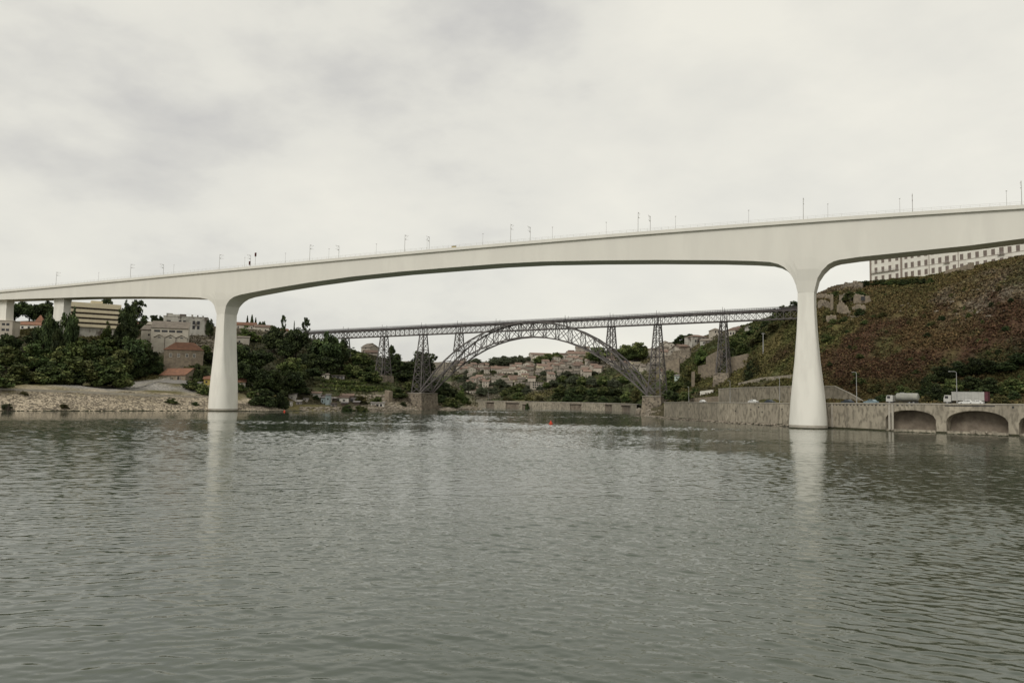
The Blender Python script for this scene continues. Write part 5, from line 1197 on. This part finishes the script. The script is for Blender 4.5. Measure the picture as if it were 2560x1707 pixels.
SPEC = dict(dark=('round', DK), dark2=('round', DK), dark3=('dome', DK), mid=('round', MD), mid2=('dome', MD), mid3=('dome', MD), light=('dome', LT), olive=('dome', OL), cyp=('spindle', DK), euca=('airy', DK), fir=('conifer', DK), umb=('umbrella', DK), tall=('round', DK), tall2=('airy', MD), grey=('round', GY), grey2=('dome', GY))
for i, (k, (kd, tn_)) in enumerate(SPEC.items()):
    PRO[k] = (crown(kd, 40+i*7, tn_, 1000 if kd != 'airy' else 1300), trunk(kd, i))
ntree = 0
def tree(px, ytop, Y, wpx, kind, label, group=None, name='tree', cat=None, deep=1.0):
    global ntree
    def fit(Y):
        p = at(px, ytop, Y); return p, p[2]-ground(p[0], p[1])+.3, wpx*Y/FPX*1.08
    p, h, w_ = fit(Y)
    if kind not in ('cyp', 'fir', 'euca', 'umb', 'tall', 'tall2') and not .5*w_ <= h <= 1.35*w_+2:
        q = hit(px, ytop+(.66 if SPEC[kind][0] == 'dome' else .92)*wpx)
        if q[1] < 1080:
            p2, h2, w2 = fit(q[1]+w_*.12)
            if abs(p2[1]-Y) < .4*Y: p, h, w_ = p2, h2, w2
        h = min(max(h, .5*w_), 1.7*w_+2)
    h = max(h, 2.0); z0 = ground(p[0], p[1])-.1
    if p[2]-z0 > h+2 and kind in ('cyp', 'fir', 'euca', 'umb', 'tall', 'tall2'): h = p[2]-z0
    ntree += 1
    t_ = thing(name, label, cat or name.split('_')[-1], (p[0], p[1], z0-.2), rng.uniform(0, 6.28), group)
    cm, tm = PRO[kind]
    link('crown', cm, t_, scale=(w_, w_*deep, h)); link('trunk', tm, t_, scale=(min(w_, h)*1.0, min(w_, h)*1.0, h)); return t_
GL = 'thicket trees above the left embankment'
THK = 'dark leafy tree packed in the thicket above the left stone embankment'
for a in [  # px, top y, distance, width px, kind, label, group
 (-30,903,345,115,'mid2','rounded green tree at the left edge, front row of the left thicket'),
 (52,905,345,100,'mid3','broad green front tree of the left thicket above the dry driftwood'),
 (128,902,352,104,'mid2','front thicket tree nearest the pale kerb start, far left'),
 (208,890,360,112,'mid3','broad front thicket tree below the striped building'),
 (285,893,366,104,'mid2','rightmost bright green front tree of the left thicket, beside the gravel track'),
 (20,864,372,90,'mid','second row thicket tree above the left edge front tree'),
 (90,848,384,92,'mid2','taller second row thicket tree, left of the approach pier foot'),
 (162,852,386,84,'mid3','thicket tree at the foot of the approach pier'),
 (228,848,392,100,'mid2','light green domed tree directly below the striped building'),
 (300,872,392,84,'mid','dark edged tree between the domed tree and the black tree mass'),
 (100,826,410,70,'dark2','dark tree left of the approach pier below the orange roofs'),
 (196,842,420,90,'mid','tree behind the thicket right of the approach pier'),
 (255,842,424,66,'mid3','small crown behind the domed tree below the striped building'),
 (330,838,400,96,'dark','big blackish tree, upper left of the stone barn'),
 (365,866,408,66,'dark2','dark broad tree next to the stone house left wall'),
 (388,898,410,44,'dark3','dark bush mass above the stone barn roof, left part'),
 (345,900,402,54,'dark3','dark low tree between the gravel track and the black tree'),
 (322,750,440,46,'tall','tallest dark tree right of the striped building'),
 (314,800,430,60,'tall','dark lower companion at the foot of the tallest dark tree'),
 (285,838,432,60,'dark3','dark bush below the striped building right end'),
 (345,750,500,46,'euca','airy eucalyptus with sky showing through, right of the striped building'),
 (362,788,490,22,'euca','small airy tree beside the large eucalyptus'),
 (268,745,510,40,'euca','loose tree crown peeping over the striped building roof'),
 (388,786,500,26,'dark','small round dark tree left of the ruined factory'),
 (404,786,500,20,'dark2','dark tree touching the ruined factory left wall'),
 (525,780,480,24,'dark','dark upright tree between the ruined factory and the left river pier'),
 (40,750,540,64,'tall','dark skyline tree left, under the bridge end'),(76,754,540,60,'tall','second dark skyline tree under the bridge end'),(112,750,540,58,'tall','third dark skyline tree, left of the approach pier'),(12,770,540,54,'tall','dark tree behind the pale concrete building'),
 (128,772,400,44,'tall','dark tree in front of the approach pier left edge'),(178,764,398,44,'tall','narrow dark tree between approach pier and striped building'),(152,812,396,44,'tall','dark bush half covering the approach pier base'),(110,800,402,44,'tall','dark tree right of the orange pyramid roof'),
 (178,800,432,44,'dark2','dark tree below the left end of the striped building'),
 (268,808,442,34,'light','bright yellow green tree in front of the striped building lower right'),
 (24,832,396,60,'tall','dark bush under the pale concrete building'),
 (512,862,405,40,'mid','green tree against the right end of the stone house'),(526,880,402,40,'dark2','dark tree between the stone house and the left river pier'),(492,905,404,30,'dark3','dark hedge like bush below the stone house right end'),(512,916,402,28,'dark3','dark bush right of the stone barn gable'),
 (486,940,386,52,'mid2','light grey green bush at the bend of the gravel track, left of the pier'),(512,955,380,40,'mid3','bush touching the left river pier on its left'),
 (598,955,405,44,'mid2','rounded bush just right of the left river pier'),(628,976,402,30,'mid3','low bush in front of the white two window hut'),
]: tree(*a, GL if a[4] in ('mid2','mid3') and a[0] < 320 else None)
for a in [
 (622,818,520,62,'light','bright green domed tree on the slope right of the left pier top'),
 (602,858,470,76,'dark','dark tree hugging the left river pier right side'),
 (686,812,500,62,'dark','tall dark rounded tree, left one of the pair on the middle slope'),
 (742,818,495,64,'dark2','tall dark rounded tree, right one of the pair on the middle slope'),
 (716,845,490,56,'dark','dark tree between the tall dark pair'),
 (822,829,484,84,'tall','big dark tree below the left end of the iron deck'),
 (852,846,494,54,'tall','dark tree under the shortest iron tower'),
 (790,850,490,60,'dark2','dark tree left of the big tree below the iron deck'),
 (650,872,470,70,'dark2','dark tree in the middle of the wooded slope, right of the bright tree'),
 (770,880,470,70,'dark','broad dark tree at the centre of the wooded slope'),
 (728,892,462,76,'mid','slightly lighter tree at the centre of the wooded slope'),
 (615,905,440,74,'dark2','dark tree above the cottage right of the left river pier'),
 (672,918,440,82,'dark','dark tree above the white two window hut'),
 (735,922,446,80,'dark','dark tree above the left bank lamp pole'),
 (782,918,455,60,'dark2','dark tree left of the vine terraces'),
 (820,885,480,76,'dark2','dark tree above the vine terrace hut'),
 (655,945,428,60,'dark3','dark undergrowth mound behind the white hut'),(705,950,432,66,'dark3','dark undergrowth mound behind the lamp pole'),(750,955,440,56,'dark3','dark undergrowth mound left of the terraces foot'),
 (860,888,512,58,'olive','olive toned tree above the vine terraces'),
 (898,882,520,62,'mid','green tree below the second iron tower'),(935,895,520,56,'mid2','green shrub mass under the second iron tower'),(885,908,505,60,'mid3','low green shrub above the terrace sheds'),(930,920,510,60,'mid2','green shrub band above the terraces, near the second tower foot'),
 (880,868,560,40,'mid2','olive bush on the skyline right of the shortest tower'),(860,858,565,40,'olive','grey green bush on the skyline below the pale houses'),
 (979,860,560,20,'umb','small mop headed tree on the skyline between two iron towers'),
 (985,880,545,46,'dark','dark tree below the mop headed skyline tree'),(1005,900,540,44,'dark2','dark tree left of the great dome tree'),
 (1052,875,540,90,'dark','great dome shaped dark tree behind the third iron tower'),
 (1012,925,520,56,'dark2','dark tree at the left of the arch spring'),(1060,925,525,70,'dark3','dark bush mass behind the arch foot'),(1028,950,505,56,'mid3','green bush left of the arch foot'),(995,965,488,54,'mid2','light green bush beside the terrace corner wall'),
 (970,915,520,40,'dark2','dark shrub behind the second tower stone base'),
 (1100,948,540,52,'dark3','dark bush right of the left abutment'),(1122,968,535,44,'dark2','dark tree beside the left abutment, under the arch'),(1150,968,545,36,'light','bright lime green bush at the end of the left shore'),(1132,990,525,46,'mid3','low bush above the pale shore rocks'),(1165,992,550,32,'mid2','last small bush at the tip of the left shore'),(1100,985,515,40,'dark3','dark undergrowth between abutment and shore rocks'),
 (662,968,377,74,'dark3','big dark bush overhanging the water right of the left river pier'),(706,972,386,40,'dark3','smaller dark bush joined to the overhanging shore bush'),(640,985,380,40,'mid2','green left flank bush of the overhanging shore bush'),
 (790,988,432,22,'dark3','little dark bush among the riverside shacks'),(868,1010,432,34,'dark3','dark weeds at the water under the shacks'),(905,1012,446,36,'mid3','low weeds on the bank right of the shacks'),(1008,1003,478,20,'dark3','small dark bush on the rocks by the arch foot'),
 (900,985,455,40,'olive','dry brown green bush right of the shack roofs'),(940,990,462,34,'mid3','green bush above the long low shed'),
]: tree(*a, None)
for a in [
 (619,789,600,6.5,'cyp','thin cypress, leftmost on the left skyline'),(630.5,787,600,9,'cyp','fuller cypress, second on the left skyline'),(639.5,794,600,6.5,'cyp','short cypress, third on the left skyline'),
 (650,793,600,11,'dark','dark tree forming the left side of the arched tree pair on the skyline'),(660,788,600,12,'dark','dark tree forming the right side of the arched tree pair on the skyline'),
 (709,788,585,17,'euca','ragged eucalyptus on the left skyline'),(736,801,580,7,'fir','thin spiky conifer on the left skyline'),(765,794,575,25,'euca','large rounded eucalyptus at the left end of the iron deck'),
 (683,814,570,14,'dark2','small dark skyline tree below the ragged eucalyptus'),(725,822,560,26,'mid3','grey green bush on the skyline under the spiky conifer'),(786,823,560,14,'grey2','little bush at the start of the iron deck'),
 (640,835,540,34,'mid3','green bush under the skyline houses'),(590,838,520,24,'olive','reddish bush beside the left pier top'),
]: tree(*a, None, 'cypress_tree' if a[4] == 'cyp' else 'tree')
# vine terraces : clipped rows
for (xa, xb, y, Y, lb) in ((800,905,931,500,'upper vine hedge above the terrace hut'),(805,935,951,484,'second vine hedge, below the terrace hut'),(800,975,962,474,'long vine hedge in the middle of the terraces'),(858,985,970,468,'lowest vine hedge with a pale edge'),(805,858,972,458,'short vine hedge above the shack roofs')):
    a, b = hit(xa, y+6), hit(xb, y+6); L = float(np.linalg.norm(b-a)); cl = [((x+rng.uniform(-.3, .3), rng.uniform(-.5, .5), .9+rng.uniform(-.25, .35)), (1.1, 1.0, .95)) for x in np.arange(.5, L, .9)]
    d = b-a; o = link('vine_hedge', leaf_cloud('vine_hedge', cl, 34, .42, int(xa), MD+LT, 'scrub'), None, (a[0], a[1], a[2]-.3), math.atan2(d[1], d[0]))
    tag(o, lb, 'hedge', 'vine hedges on the terraces')
TF = 'trees along the top of the far hill'
for a in [
 (1188,895,930,38,'grey','pale grey green tree just inside the arch left side, far hill'),(1240,890,860,46,'grey','leftmost tree of the far skyline clump'),(1262,887,860,46,'grey','second tree of the far skyline clump'),(1284,888,860,44,'grey','third tree of the far skyline clump'),(1303,886,862,26,'grey','taller right end tree of the far skyline clump'),
 (1322,890,890,17,'grey','single small tree left of the boxy far house'),(1348,889,840,36,'mid','left tree of the clump before the boxy far house'),(1370,883,840,40,'mid','middle tree of the clump before the boxy far house'),(1392,880,842,34,'mid','right tall tree of the clump by the boxy far house'),
 (1215,902,920,24,'olive','low brownish bush on the far skyline left'),(1498,866,740,64,'mid','large tree seen through the right side of the arch top'),(1470,885,780,30,'olive','brownish tree left of the large tree in the arch'),
 (1560,860,690,60,'mid','left half of the big green clump between the two right towers'),(1592,854,680,66,'mid','right half of the big green clump between the two right towers'),
]: tree(*a, TF)
TM = 'trees on the slope above the far quay'
tl = 'dark green tree in the wood above the far quay, under the iron arch'
for (px, y, Y, w_, k) in [(1352,962,680,24,'grey2'),(1366,955,680,26,'mid'),(1385,948,680,30,'grey'),(1408,938,690,34,'mid'),(1432,936,690,36,'grey'),(1458,940,680,34,'mid'),(1484,942,670,34,'grey'),(1510,938,660,36,'mid'),(1535,946,640,34,'grey'),(1400,962,660,36,'mid'),(1428,966,655,36,'dark'),(1455,962,650,38,'mid'),(1484,968,640,38,'dark'),(1512,966,630,38,'mid'),(1540,970,610,38,'dark'),(1390,980,650,30,'dark3'),(1418,985,640,32,'dark3'),(1448,984,630,34,'dark3'),(1478,988,620,34,'dark3'),(1508,988,610,34,'dark3'),(1538,988,600,34,'dark3'),(1566,978,570,32,'mid'),(1590,968,560,34,'olive'),(1612,975,545,30,'mid'),(1600,952,580,34,'mid3'),(1560,940,620,34,'mid'),(1580,925,640,30,'mid2')]:
    tree(px, y, Y, w_, k, tl, TM)
for (px, y, Y, w_, k, lb) in [(1160,935,800,34,'grey2','bushy green patch left under the arch on the far hill'),(1190,930,800,36,'grey2','second bushy green patch under the arch on the far hill'),(1172,950,760,40,'grey','greyish tree under the arch left side on the far hill'),(1215,945,760,34,'grey2','greyish green tree above the white far house'),(1250,945,770,30,'grey','row tree above the brown roofed far house'),(1205,965,740,34,'grey','dark grey tree left of the white far house'),(1235,965,730,30,'grey2','dark grey bush right of the white far house'),
    (1262,972,705,30,'mid3','green bush left on the diagonal green slope of the far hill'),(1282,962,715,32,'mid3','green bush middle of the diagonal green slope'),(1302,956,725,32,'mid3','green bush at the top of the diagonal green slope'),(1292,978,690,34,'mid3','green bush low on the diagonal green slope'),(1318,966,705,30,'grey2','green bush left of the grey block'),(1268,990,680,28,'olive','ochre bush above the far quay bays'),(1322,988,680,30,'olive','ochre bush above the far quay centre'),(1350,990,665,30,'olive','brown bush at the left end of the quay wood'),
    (1358,925,830,20,'grey','single tree beside the cream far house'),(1385,930,800,22,'grey2','small bush below the long red far roof'),(1420,925,770,24,'grey','small tree above the quay wood'),(1460,918,770,24,'grey2','bush in the upper right of the far town'),(1318,1006,614,14,'dark3','dark bush growing on the far quay wall'),(1526,1012,585,14,'dark3','dark bush hanging at the far quay bay')]:
    tree(px, y, Y, w_, k, lb)
for a in [
 (1699,844,590,34,'umb','smaller left tree of the round hilltop pair on the right'),(1717,833,588,48,'umb','larger right tree of the round hilltop pair on the right'),
 (1672,950,468,40,'mid','leafy tree just right of the arch foot tower'),(1698,956,462,38,'mid','leafy tree below the mint house'),(1722,950,450,34,'mid2','green bush left of the whitewashed wall'),(1680,975,452,44,'dark2','dark tree at the quay right of the iron tower foot'),(1712,978,440,40,'mid','dark leafy tree next to the roadside wall'),(1738,968,430,28,'mid2','bush at the left end of the whitewashed wall'),
 (1680,922,500,36,'mid3','bush behind the mint house'),(1720,915,470,40,'olive','brown green bush above the whitewashed wall'),(1748,930,440,44,'olive','hanging scrub on the rock face above the whitewashed wall'),(1755,868,480,44,'light','lime green ivy mound on the tall wall, left of the rightmost tower'),(1700,880,540,30,'olive','scrub beside the dark stepped wall'),(1690,905,505,30,'mid3','green scrub below the dark stepped wall'),
 (1880,880,372,44,'olive','lone dark olive tree on the slope right of the rightmost tower'),(1878,898,371,36,'dark3','dark lower crown of the lone slope tree'),
 (1835,842,450,40,'mid','dark green bush cluster right of the rightmost tower, lower'),(1858,826,470,44,'mid2','dark green bush on the ridge right of the rightmost tower'),(1882,812,480,40,'mid2','green bush on the ridge under the iron deck end'),(1820,862,440,44,'dark3','dark bush at the tower side on the right slope'),(1856,858,436,44,'mid3','green bush midway on the right slope'),(1905,828,430,44,'mid3','green bush above the utility pole'),(1935,806,420,40,'olive','olive bush under the iron deck end'),(1890,842,430,36,'olive','olive scrub left of the utility pole'),
 (1915,800,440,34,'dark3','dark shrub right under the iron deck end'),(1965,762,418,40,'mid3','shrub rising above the iron deck end'),(1985,750,420,34,'dark3','dark shrub on the skyline touching the right river pier'),(1940,770,425,26,'mid2','small shrub on top of the iron deck end'),
 (2088,726,395,30,'mid2','green shrub under the skyline ruin'),(2120,728,392,40,'mid3','green shrub band right below the skyline ruin'),(2150,724,392,44,'mid2','green shrub left of the roofless ruin top'),(2165,700,402,30,'dark3','dark shrub at the left corner of the monastery'),(2110,790,365,30,'mid3','green shrub right of the jagged ruin'),(2150,770,370,30,'dark3','dark shrub at the low ruin'),
 (2075,835,350,36,'light','bright green scrub patch right of the right pier'),(2085,795,362,30,'mid3','shrub beside the blocky grey ruin'),(2068,770,370,26,'olive','scrub left of the narrow ruined wall'),
]: tree(*a, None)
for i, px in enumerate(range(2190, 2330, 17)): tree(px, 697-i*.4+rng.uniform(-2, 2), 396, 26, ['mid2', 'dark3', 'mid3'][i % 3], 'low green bush in the row at the foot of the monastery', 'bush row at the foot of the monastery', 'bush')
GR = 'dark thicket trees above the arched quay wall'
for (px, y, Y, w_, k) in [(2325,930,276,50,'dark3'),(2358,912,282,60,'dark'),(2395,900,284,64,'dark3'),(2436,892,284,66,'dark'),(2474,898,278,60,'dark3'),(2515,905,272,60,'dark2'),(2556,880,272,70,'dark'),(2600,890,265,70,'dark3'),(2340,955,268,56,'dark3'),(2385,945,268,60,'mid'),(2430,940,266,62,'dark2'),(2475,940,262,62,'dark3'),(2520,942,258,60,'mid3'),(2560,938,255,60,'mid2'),(2372,968,262,50,'dark3'),(2450,968,258,56,'dark3'),(2535,975,252,40,'dark3')]:
    tree(px, y, Y, w_, k, 'dark green tree in the thicket above the arched quay wall, right edge', GR)
for a in [(2225,965,284,40,'olive','low olive bush behind the tanker lorry cab'),(2262,962,282,44,'mid3','green bush behind the tanker lorry tank'),(2190,955,292,40,'olive','ochre bush above the pale blue car'),(2295,972,276,40,'dark3','dark bush between the tanker and the box lorry'),(2150,945,300,36,'mid3','green bush right of the sloping wall end'),(2500,985,248,44,'olive','dry olive bush right of the box lorry'),(2320,985,268,36,'olive','dry bush left of the box lorry cab'),(2205,985,278,34,'dark3','dark bush directly behind the tanker cab')]: tree(*a, None, 'bush')

rs = random.Random(17)
for k in range(60):
    px, py = rs.uniform(2050, 2545), rs.uniform(705, 935)
    if py < 735-(px-2180)*.18: continue
    w_ = rs.uniform(9, 22); q = hit(px, py+w_*.5); tree(px, py, q[1], w_, rs.choice(['mid3', 'dark3', 'olive', 'mid2', 'olive']), 'isolated shrub dotted on the reddish bracken slope', 'isolated shrubs on the bracken slope', 'shrub')
for k in range(85):
    px, py = rs.uniform(1145, 1500), rs.uniform(908, 972); w_ = rs.uniform(10, 22); q = hit(px, py+w_*.6, 430)
    tree(px, py, q[1], w_, rs.choice(['grey', 'grey2', 'mid', 'grey']), 'small tree among the houses on the far hillside', 'small trees among the far houses')
for (px, y, Y, w_, k, lb) in [(18,1008,306,26,'dark3','dark bush on the embankment beside the driftwood'),(160,1010,325,24,'olive','reddish brown bush near the water on the stone embankment'),(60,978,316,20,'olive','dry bush at the top of the embankment, far left'),(430,993,368,30,'mid2','yellow green bush at the embankment top left of the pier'),(488,1003,372,20,'dark3','dark bush on the stones just left of the pier foot'),]:
    tree(px, y, Y, w_, k, lb, None, 'bush')
# ---- ground cover: bracken, grass and scrub on the slopes
def scatter(name, label, poly, n, size, cmix, seed, leaf=.5, tint=1.0, zmin=1.0, avoid=None, per=26):
    g = np.random.default_rng(seed); P = np.array([at(*p)[:2] for p in poly]); lo, hi = P.min(0), P.max(0)
    q = lo+(hi-lo)*g.random((n*6, 2)); q = q[inside(q, P)]
    pat = np.array([fbm(x, y, .07, seed) for x, y in q]); q = q[g.random(len(q)) < (.72+.75*pat)][:n]
    z = heights(q); ok = z > zmin; q = q[ok]; z = z[ok]
    dd = seg_dist(q, RWa); ok = dd > 19; q = q[ok]; z = z[ok]
    base = cover(q); V = []; T = []
    m = len(q); k = 7
    for j in range(k):
        s = size*g.uniform(.35, 1.15, m); off = g.normal(size=(m, 2))*size*.55
        c = np.c_[q+off, z+g.uniform(-.1, .75, m)*size*.62]
        nrm = g.normal(size=(m, 3))*.8+np.array([0, -.25, .55]); nrm /= np.linalg.norm(nrm, axis=1)[:, None]
        a = np.cross(nrm, g.normal(size=(m, 3))); a /= np.linalg.norm(a, axis=1)[:, None]; b = np.cross(nrm, a); s = (s*leaf)[:, None]
        V.append(np.stack([c-a*s-b*s*.6, c+a*s*.2-b*s*.8, c+a*s+b*s*.4, c-a*s*.2+b*s*.8], 1))
        mixc = np.array(cmix)[g.integers(len(cmix), size=m)]; t_ = base*.62+mixc*.38; t_ = t_*(1+.28*g.normal(size=(m, 1))).clip(.4, 1.8)*tint; T.append(np.repeat(t_, 4, 0))
    V = np.concatenate(V).reshape(-1, 3); T = np.concatenate(T); nq = len(V)//4
    me = bpy.data.meshes.new(name); me.vertices.add(len(V)); me.vertices.foreach_set('co', V.ravel()); me.loops.add(len(V)); me.loops.foreach_set('vertex_index', np.arange(len(V), dtype=np.int32))
    me.polygons.add(nq); me.polygons.foreach_set('loop_start', np.arange(0, len(V), 4, dtype=np.int32)); me.update(calc_edges=True)
    ca = me.color_attributes.new('tint', 'FLOAT_COLOR', 'POINT'); ca.data.foreach_set('color', np.c_[T, np.ones(len(T))].ravel()); me.materials.append(MT['scrub'])
    return stuff(link(name, me), label, name.replace('_', ' '))
BR = [(.11, .055, .03), (.14, .08, .038), (.065, .038, .024), (.16, .12, .05), (.07, .07, .03)]
scatter('bracken', 'dry reddish bracken and grass covering the right hillside', [(2030,990,285),(2030,735,425),(2180,690,425),(2560,630,360),(2800,640,330),(2800,1000,225)], 30000, .95, BR, 5)
scatter('hillside_scrub', 'ochre and green scrub on the slope between the right pier and the iron towers', [(1640,1000,420),(1640,930,520),(1700,850,640),(1860,810,540),(2040,735,450),(2060,990,290)], 16000, 1.1, [(.1, .095, .03), (.065, .08, .022), (.12, .1, .04), (.05, .066, .02)], 6)
scatter('undergrowth', 'green undergrowth on the left bank slopes', [(-60,968,330),(-60,800,560),(600,800,620),(1000,880,620),(1200,1000,640),(1190,1016,548),(1060,1018,482),(900,1015,450),(700,1018,405),(640,1012,395),(560,960,405),(480,945,405),(345,950,398),(200,965,366)], 15000, 1.2, [(.05, .06, .02), (.075, .07, .028), (.035, .045, .016), (.1, .08, .035)], 8)
scatter('far_scrub', 'grey green scrub between the houses of the far hill', [(1130,1000,690),(1130,905,980),(1400,880,960),(1640,860,760),(1640,990,520),(1420,1002,612)], 9000, 1.9, [(.06, .075, .035), (.1, .1, .05), (.16, .14, .1), (.045, .058, .03)], 9)
# ---- stones: embankment rubble and waterline rocks
def rock_mesh(seed):
    import bmesh
    bm = bmesh.new(); bmesh.ops.create_icosphere(bm, subdivisions=1, radius=1); r = random.Random(seed)
    for v in bm.verts: v.co *= r.uniform(.72, 1.15); v.co.z *= .72
    vs = np.array([v.co[:] for v in bm.verts]); fs = np.array([[v.index for v in f.verts] for f in bm.faces]); bm.free(); return vs, fs
RK = [rock_mesh(i) for i in range(6)]
def stones(name, label, pts, rads, mt, seed, flat=1.0):
    g = np.random.default_rng(seed); V = []; F = []; o = 0
    for p, r_ in zip(pts, rads):
        vs, fs = RK[g.integers(6)]; a = g.uniform(0, 6.3); c, s = math.cos(a), math.sin(a)
        v = vs*r_*np.array([g.uniform(.8, 1.4), g.uniform(.8, 1.2), flat]); v = np.c_[v[:, 0]*c-v[:, 1]*s, v[:, 0]*s+v[:, 1]*c, v[:, 2]]+p; V.append(v); F.append(fs+o); o += len(vs)
    me = bpy.data.meshes.new(name); me.from_pydata(np.concatenate(V).tolist(), [], np.concatenate(F).tolist()); me.materials.append(mt); return stuff(link(name, me), label, name.replace('_', ' '))
def along(line_px, n, seed, back, zj=.2, z0=None):
    g = np.random.default_rng(seed); ln = Line([W(*p)[:2] for p in line_px]); ln.sign = 1; ts = g.random(n)*ln.c[-1]; out = []
    for t in ts:
        a = ln.pos(t, 0); d = ln.pos(t, 1)-a
        if np.dot(d, a) < 0: d = -d
        q = a+d*g.uniform(*back); out.append((q[0], q[1]))
    q = np.array(out); z = heights(q) if z0 is None else np.full(len(q), z0); return np.c_[q, z+g.uniform(-zj, zj, len(q))]
g_ = np.random.default_rng(4)
p_ = along(SHORE_L[1:8], 7000, 1, (-.3, 19)); stones('embankment_rubble', 'pale rubble stones of the sloping embankment on the left bank', p_, g_.uniform(.12, .5, len(p_))**1.1, MT['rock'], 2, .75)
p_ = along(SHORE_L[0:9], 900, 3, (-.9, .6), .12, .05); stones('wet_stones', 'dark wet stones along the left waterline', p_, g_.uniform(.3, .75, len(p_)), MT['algae'], 4, .6)
p_ = along(SHORE_L[8:], 900, 5, (-.8, 6), .25); stones('shore_rocks', 'brown rocks along the left shore under the shacks and the iron arch', p_, g_.uniform(.3, 1.15, len(p_)), MT['rock'], 6, .7)
p_ = []; g_ = np.random.default_rng(45)
for k in range(170):
    px, py = g_.uniform(890, 1046), g_.uniform(988, 1022); q = hit(px, py); p_.append((q[0], q[1], q[2]-.2))
stones('bank_boulders', 'brown boulders of the rocky bank left of the left arch abutment', np.array(p_), g_.uniform(.7, 2.2, len(p_)), MT['rock'], 13, .8)
p_ = along([(1588,1034),(1633,1043),(1678,1048.2),(1757,1053),(1830,1058.5),(1900,1062),(1975,1066.5)], 620, 7, (-.5, 3.2), .35, .15); stones('foot_rubble', 'pale brown rubble at the foot of the right quay wall', p_, g_.uniform(.25, 1.0, len(p_)), MT['rock'], 8, .75)
p_ = along([(2080,1071.5),(2200,1077.5),(2350,1083.5),(2520,1090),(2620,1094)], 330, 9, (-.9, .5), .1, 0); stones('wet_rocks', 'dark weedy rocks at the foot of the arched quay wall', p_, g_.uniform(.2, .55, len(p_)), MT['algae'], 10, .6)
p_ = []; g_ = np.random.default_rng(44)
for k in range(420):
    c = [(2400,745,70,26),(2470,722,60,22),(2440,785,60,18),(2530,715,40,22),(2110,735,40,18),(2130,790,40,16),(2300,770,50,18)][k % 7]; px, py = g_.normal(c[0], c[2]*.5), g_.normal(c[1], c[3]*.5); q = hit(px, py)
    p_.append((q[0], q[1], q[2]))
stones('rock_outcrop', 'grey rock outcrops breaking through the bracken of the right hillside', np.array(p_), g_.uniform(.25, 1.25, len(p_))**1.2, MT['rock'], 12, .6)
p_ = []; g_ = np.random.default_rng(46)
for k in range(120):
    px, py = g_.uniform(1590, 1690), g_.uniform(1026, 1046); q = hit(px, py); p_.append((q[0], q[1], max(q[2], -.2)))
stones('abutment_rubble', 'pale brown rocks piled around the foot of the right arch abutment', np.array(p_), g_.uniform(.5, 1.7, len(p_)), MT['rock'], 15, .85)
# rocks below the right abutment
for i, (px, py, s) in enumerate(((1597,1030,2.6),(1608,1029,2.4),(1624,1032,2.6),(1660,1036,3.0),(1672,1034,2.2),(1640,1040,2.2),(1650,1042,1.6))):
    q = at(px, py, 412 if px > 1615 else 440); vs, fs = RK[i % 6]; v = vs*s*np.array([1, 1, 1.5])
    o = link('boulder', MB().add(v.tolist(), fs.tolist()).mesh('boulder', MT['rock']), None, tuple(q)); tag(o, 'large pale boulder at the water below the right arch abutment', 'boulder', 'boulders below the right abutment')
p_ = []
for (a, b, zs, zc) in AR_[1:2]:
    for k in range(60):
        t = a+(b-a)*rng.uniform(.35, .75); q = RL.pos(t, rng.uniform(.5, 3.5)); p_.append((q[0], q[1], rng.uniform(0, .9)))
stones('fallen_stones', 'heap of pale fallen stones inside the second quay arch', np.array(p_), [rng.uniform(.3, .8) for _ in p_], MT['rock'], 11)
# alcove floors
for k, (a, b, zs, zc) in enumerate(AR_):
    o = band(RL, a+.02, b-.02, -1, .75, .6, 4.1, (0, 0, 0), 'ledge', MT['quay'], None, 2); tag(o, ['low stone ledge inside the left quay arch', 'low stone ledge inside the second quay arch', 'low stone ledge inside the quay arch cut by the right edge'][k], 'ledge')
# gravel track on the left bank
m_ = MB(); trk = [((120,968,345),2.0),((230,966,360),3),((300,968,370),5.5),((365,962,384),7.5),((430,960,394),7),((500,968,398),5)]
rows = []
for (p, hw) in trk:
    q = at(*p)
    rows.append([(q[0]+hw*.5*k, q[1]+hw*.9*k) for k in (-1, -.5, 0, .5, 1)])
fl_ = [q for r_ in rows for q in r_]
dense = []
for a, b in zip(rows, rows[1:]):
    for i in range(8): dense.append([(np.array(u)*(1-i/8)+np.array(v)*i/8) for u, v in zip(a, b)])
dense.append([np.array(u) for u in rows[-1]])
zz_ = heights(np.array([q for r_ in dense for q in r_])).reshape(len(dense), 5)+.22
vs = [(q[0], q[1], zz_[i][j]) for i, r_ in enumerate(dense) for j, q in enumerate(r_)]
fs = [(i*5+j, i*5+j+1, (i+1)*5+j+1, (i+1)*5+j) for i in range(len(dense)-1) for j in range(4)]
struct(m_.add(vs, fs).build('path', MT['gravel'], fix=False))
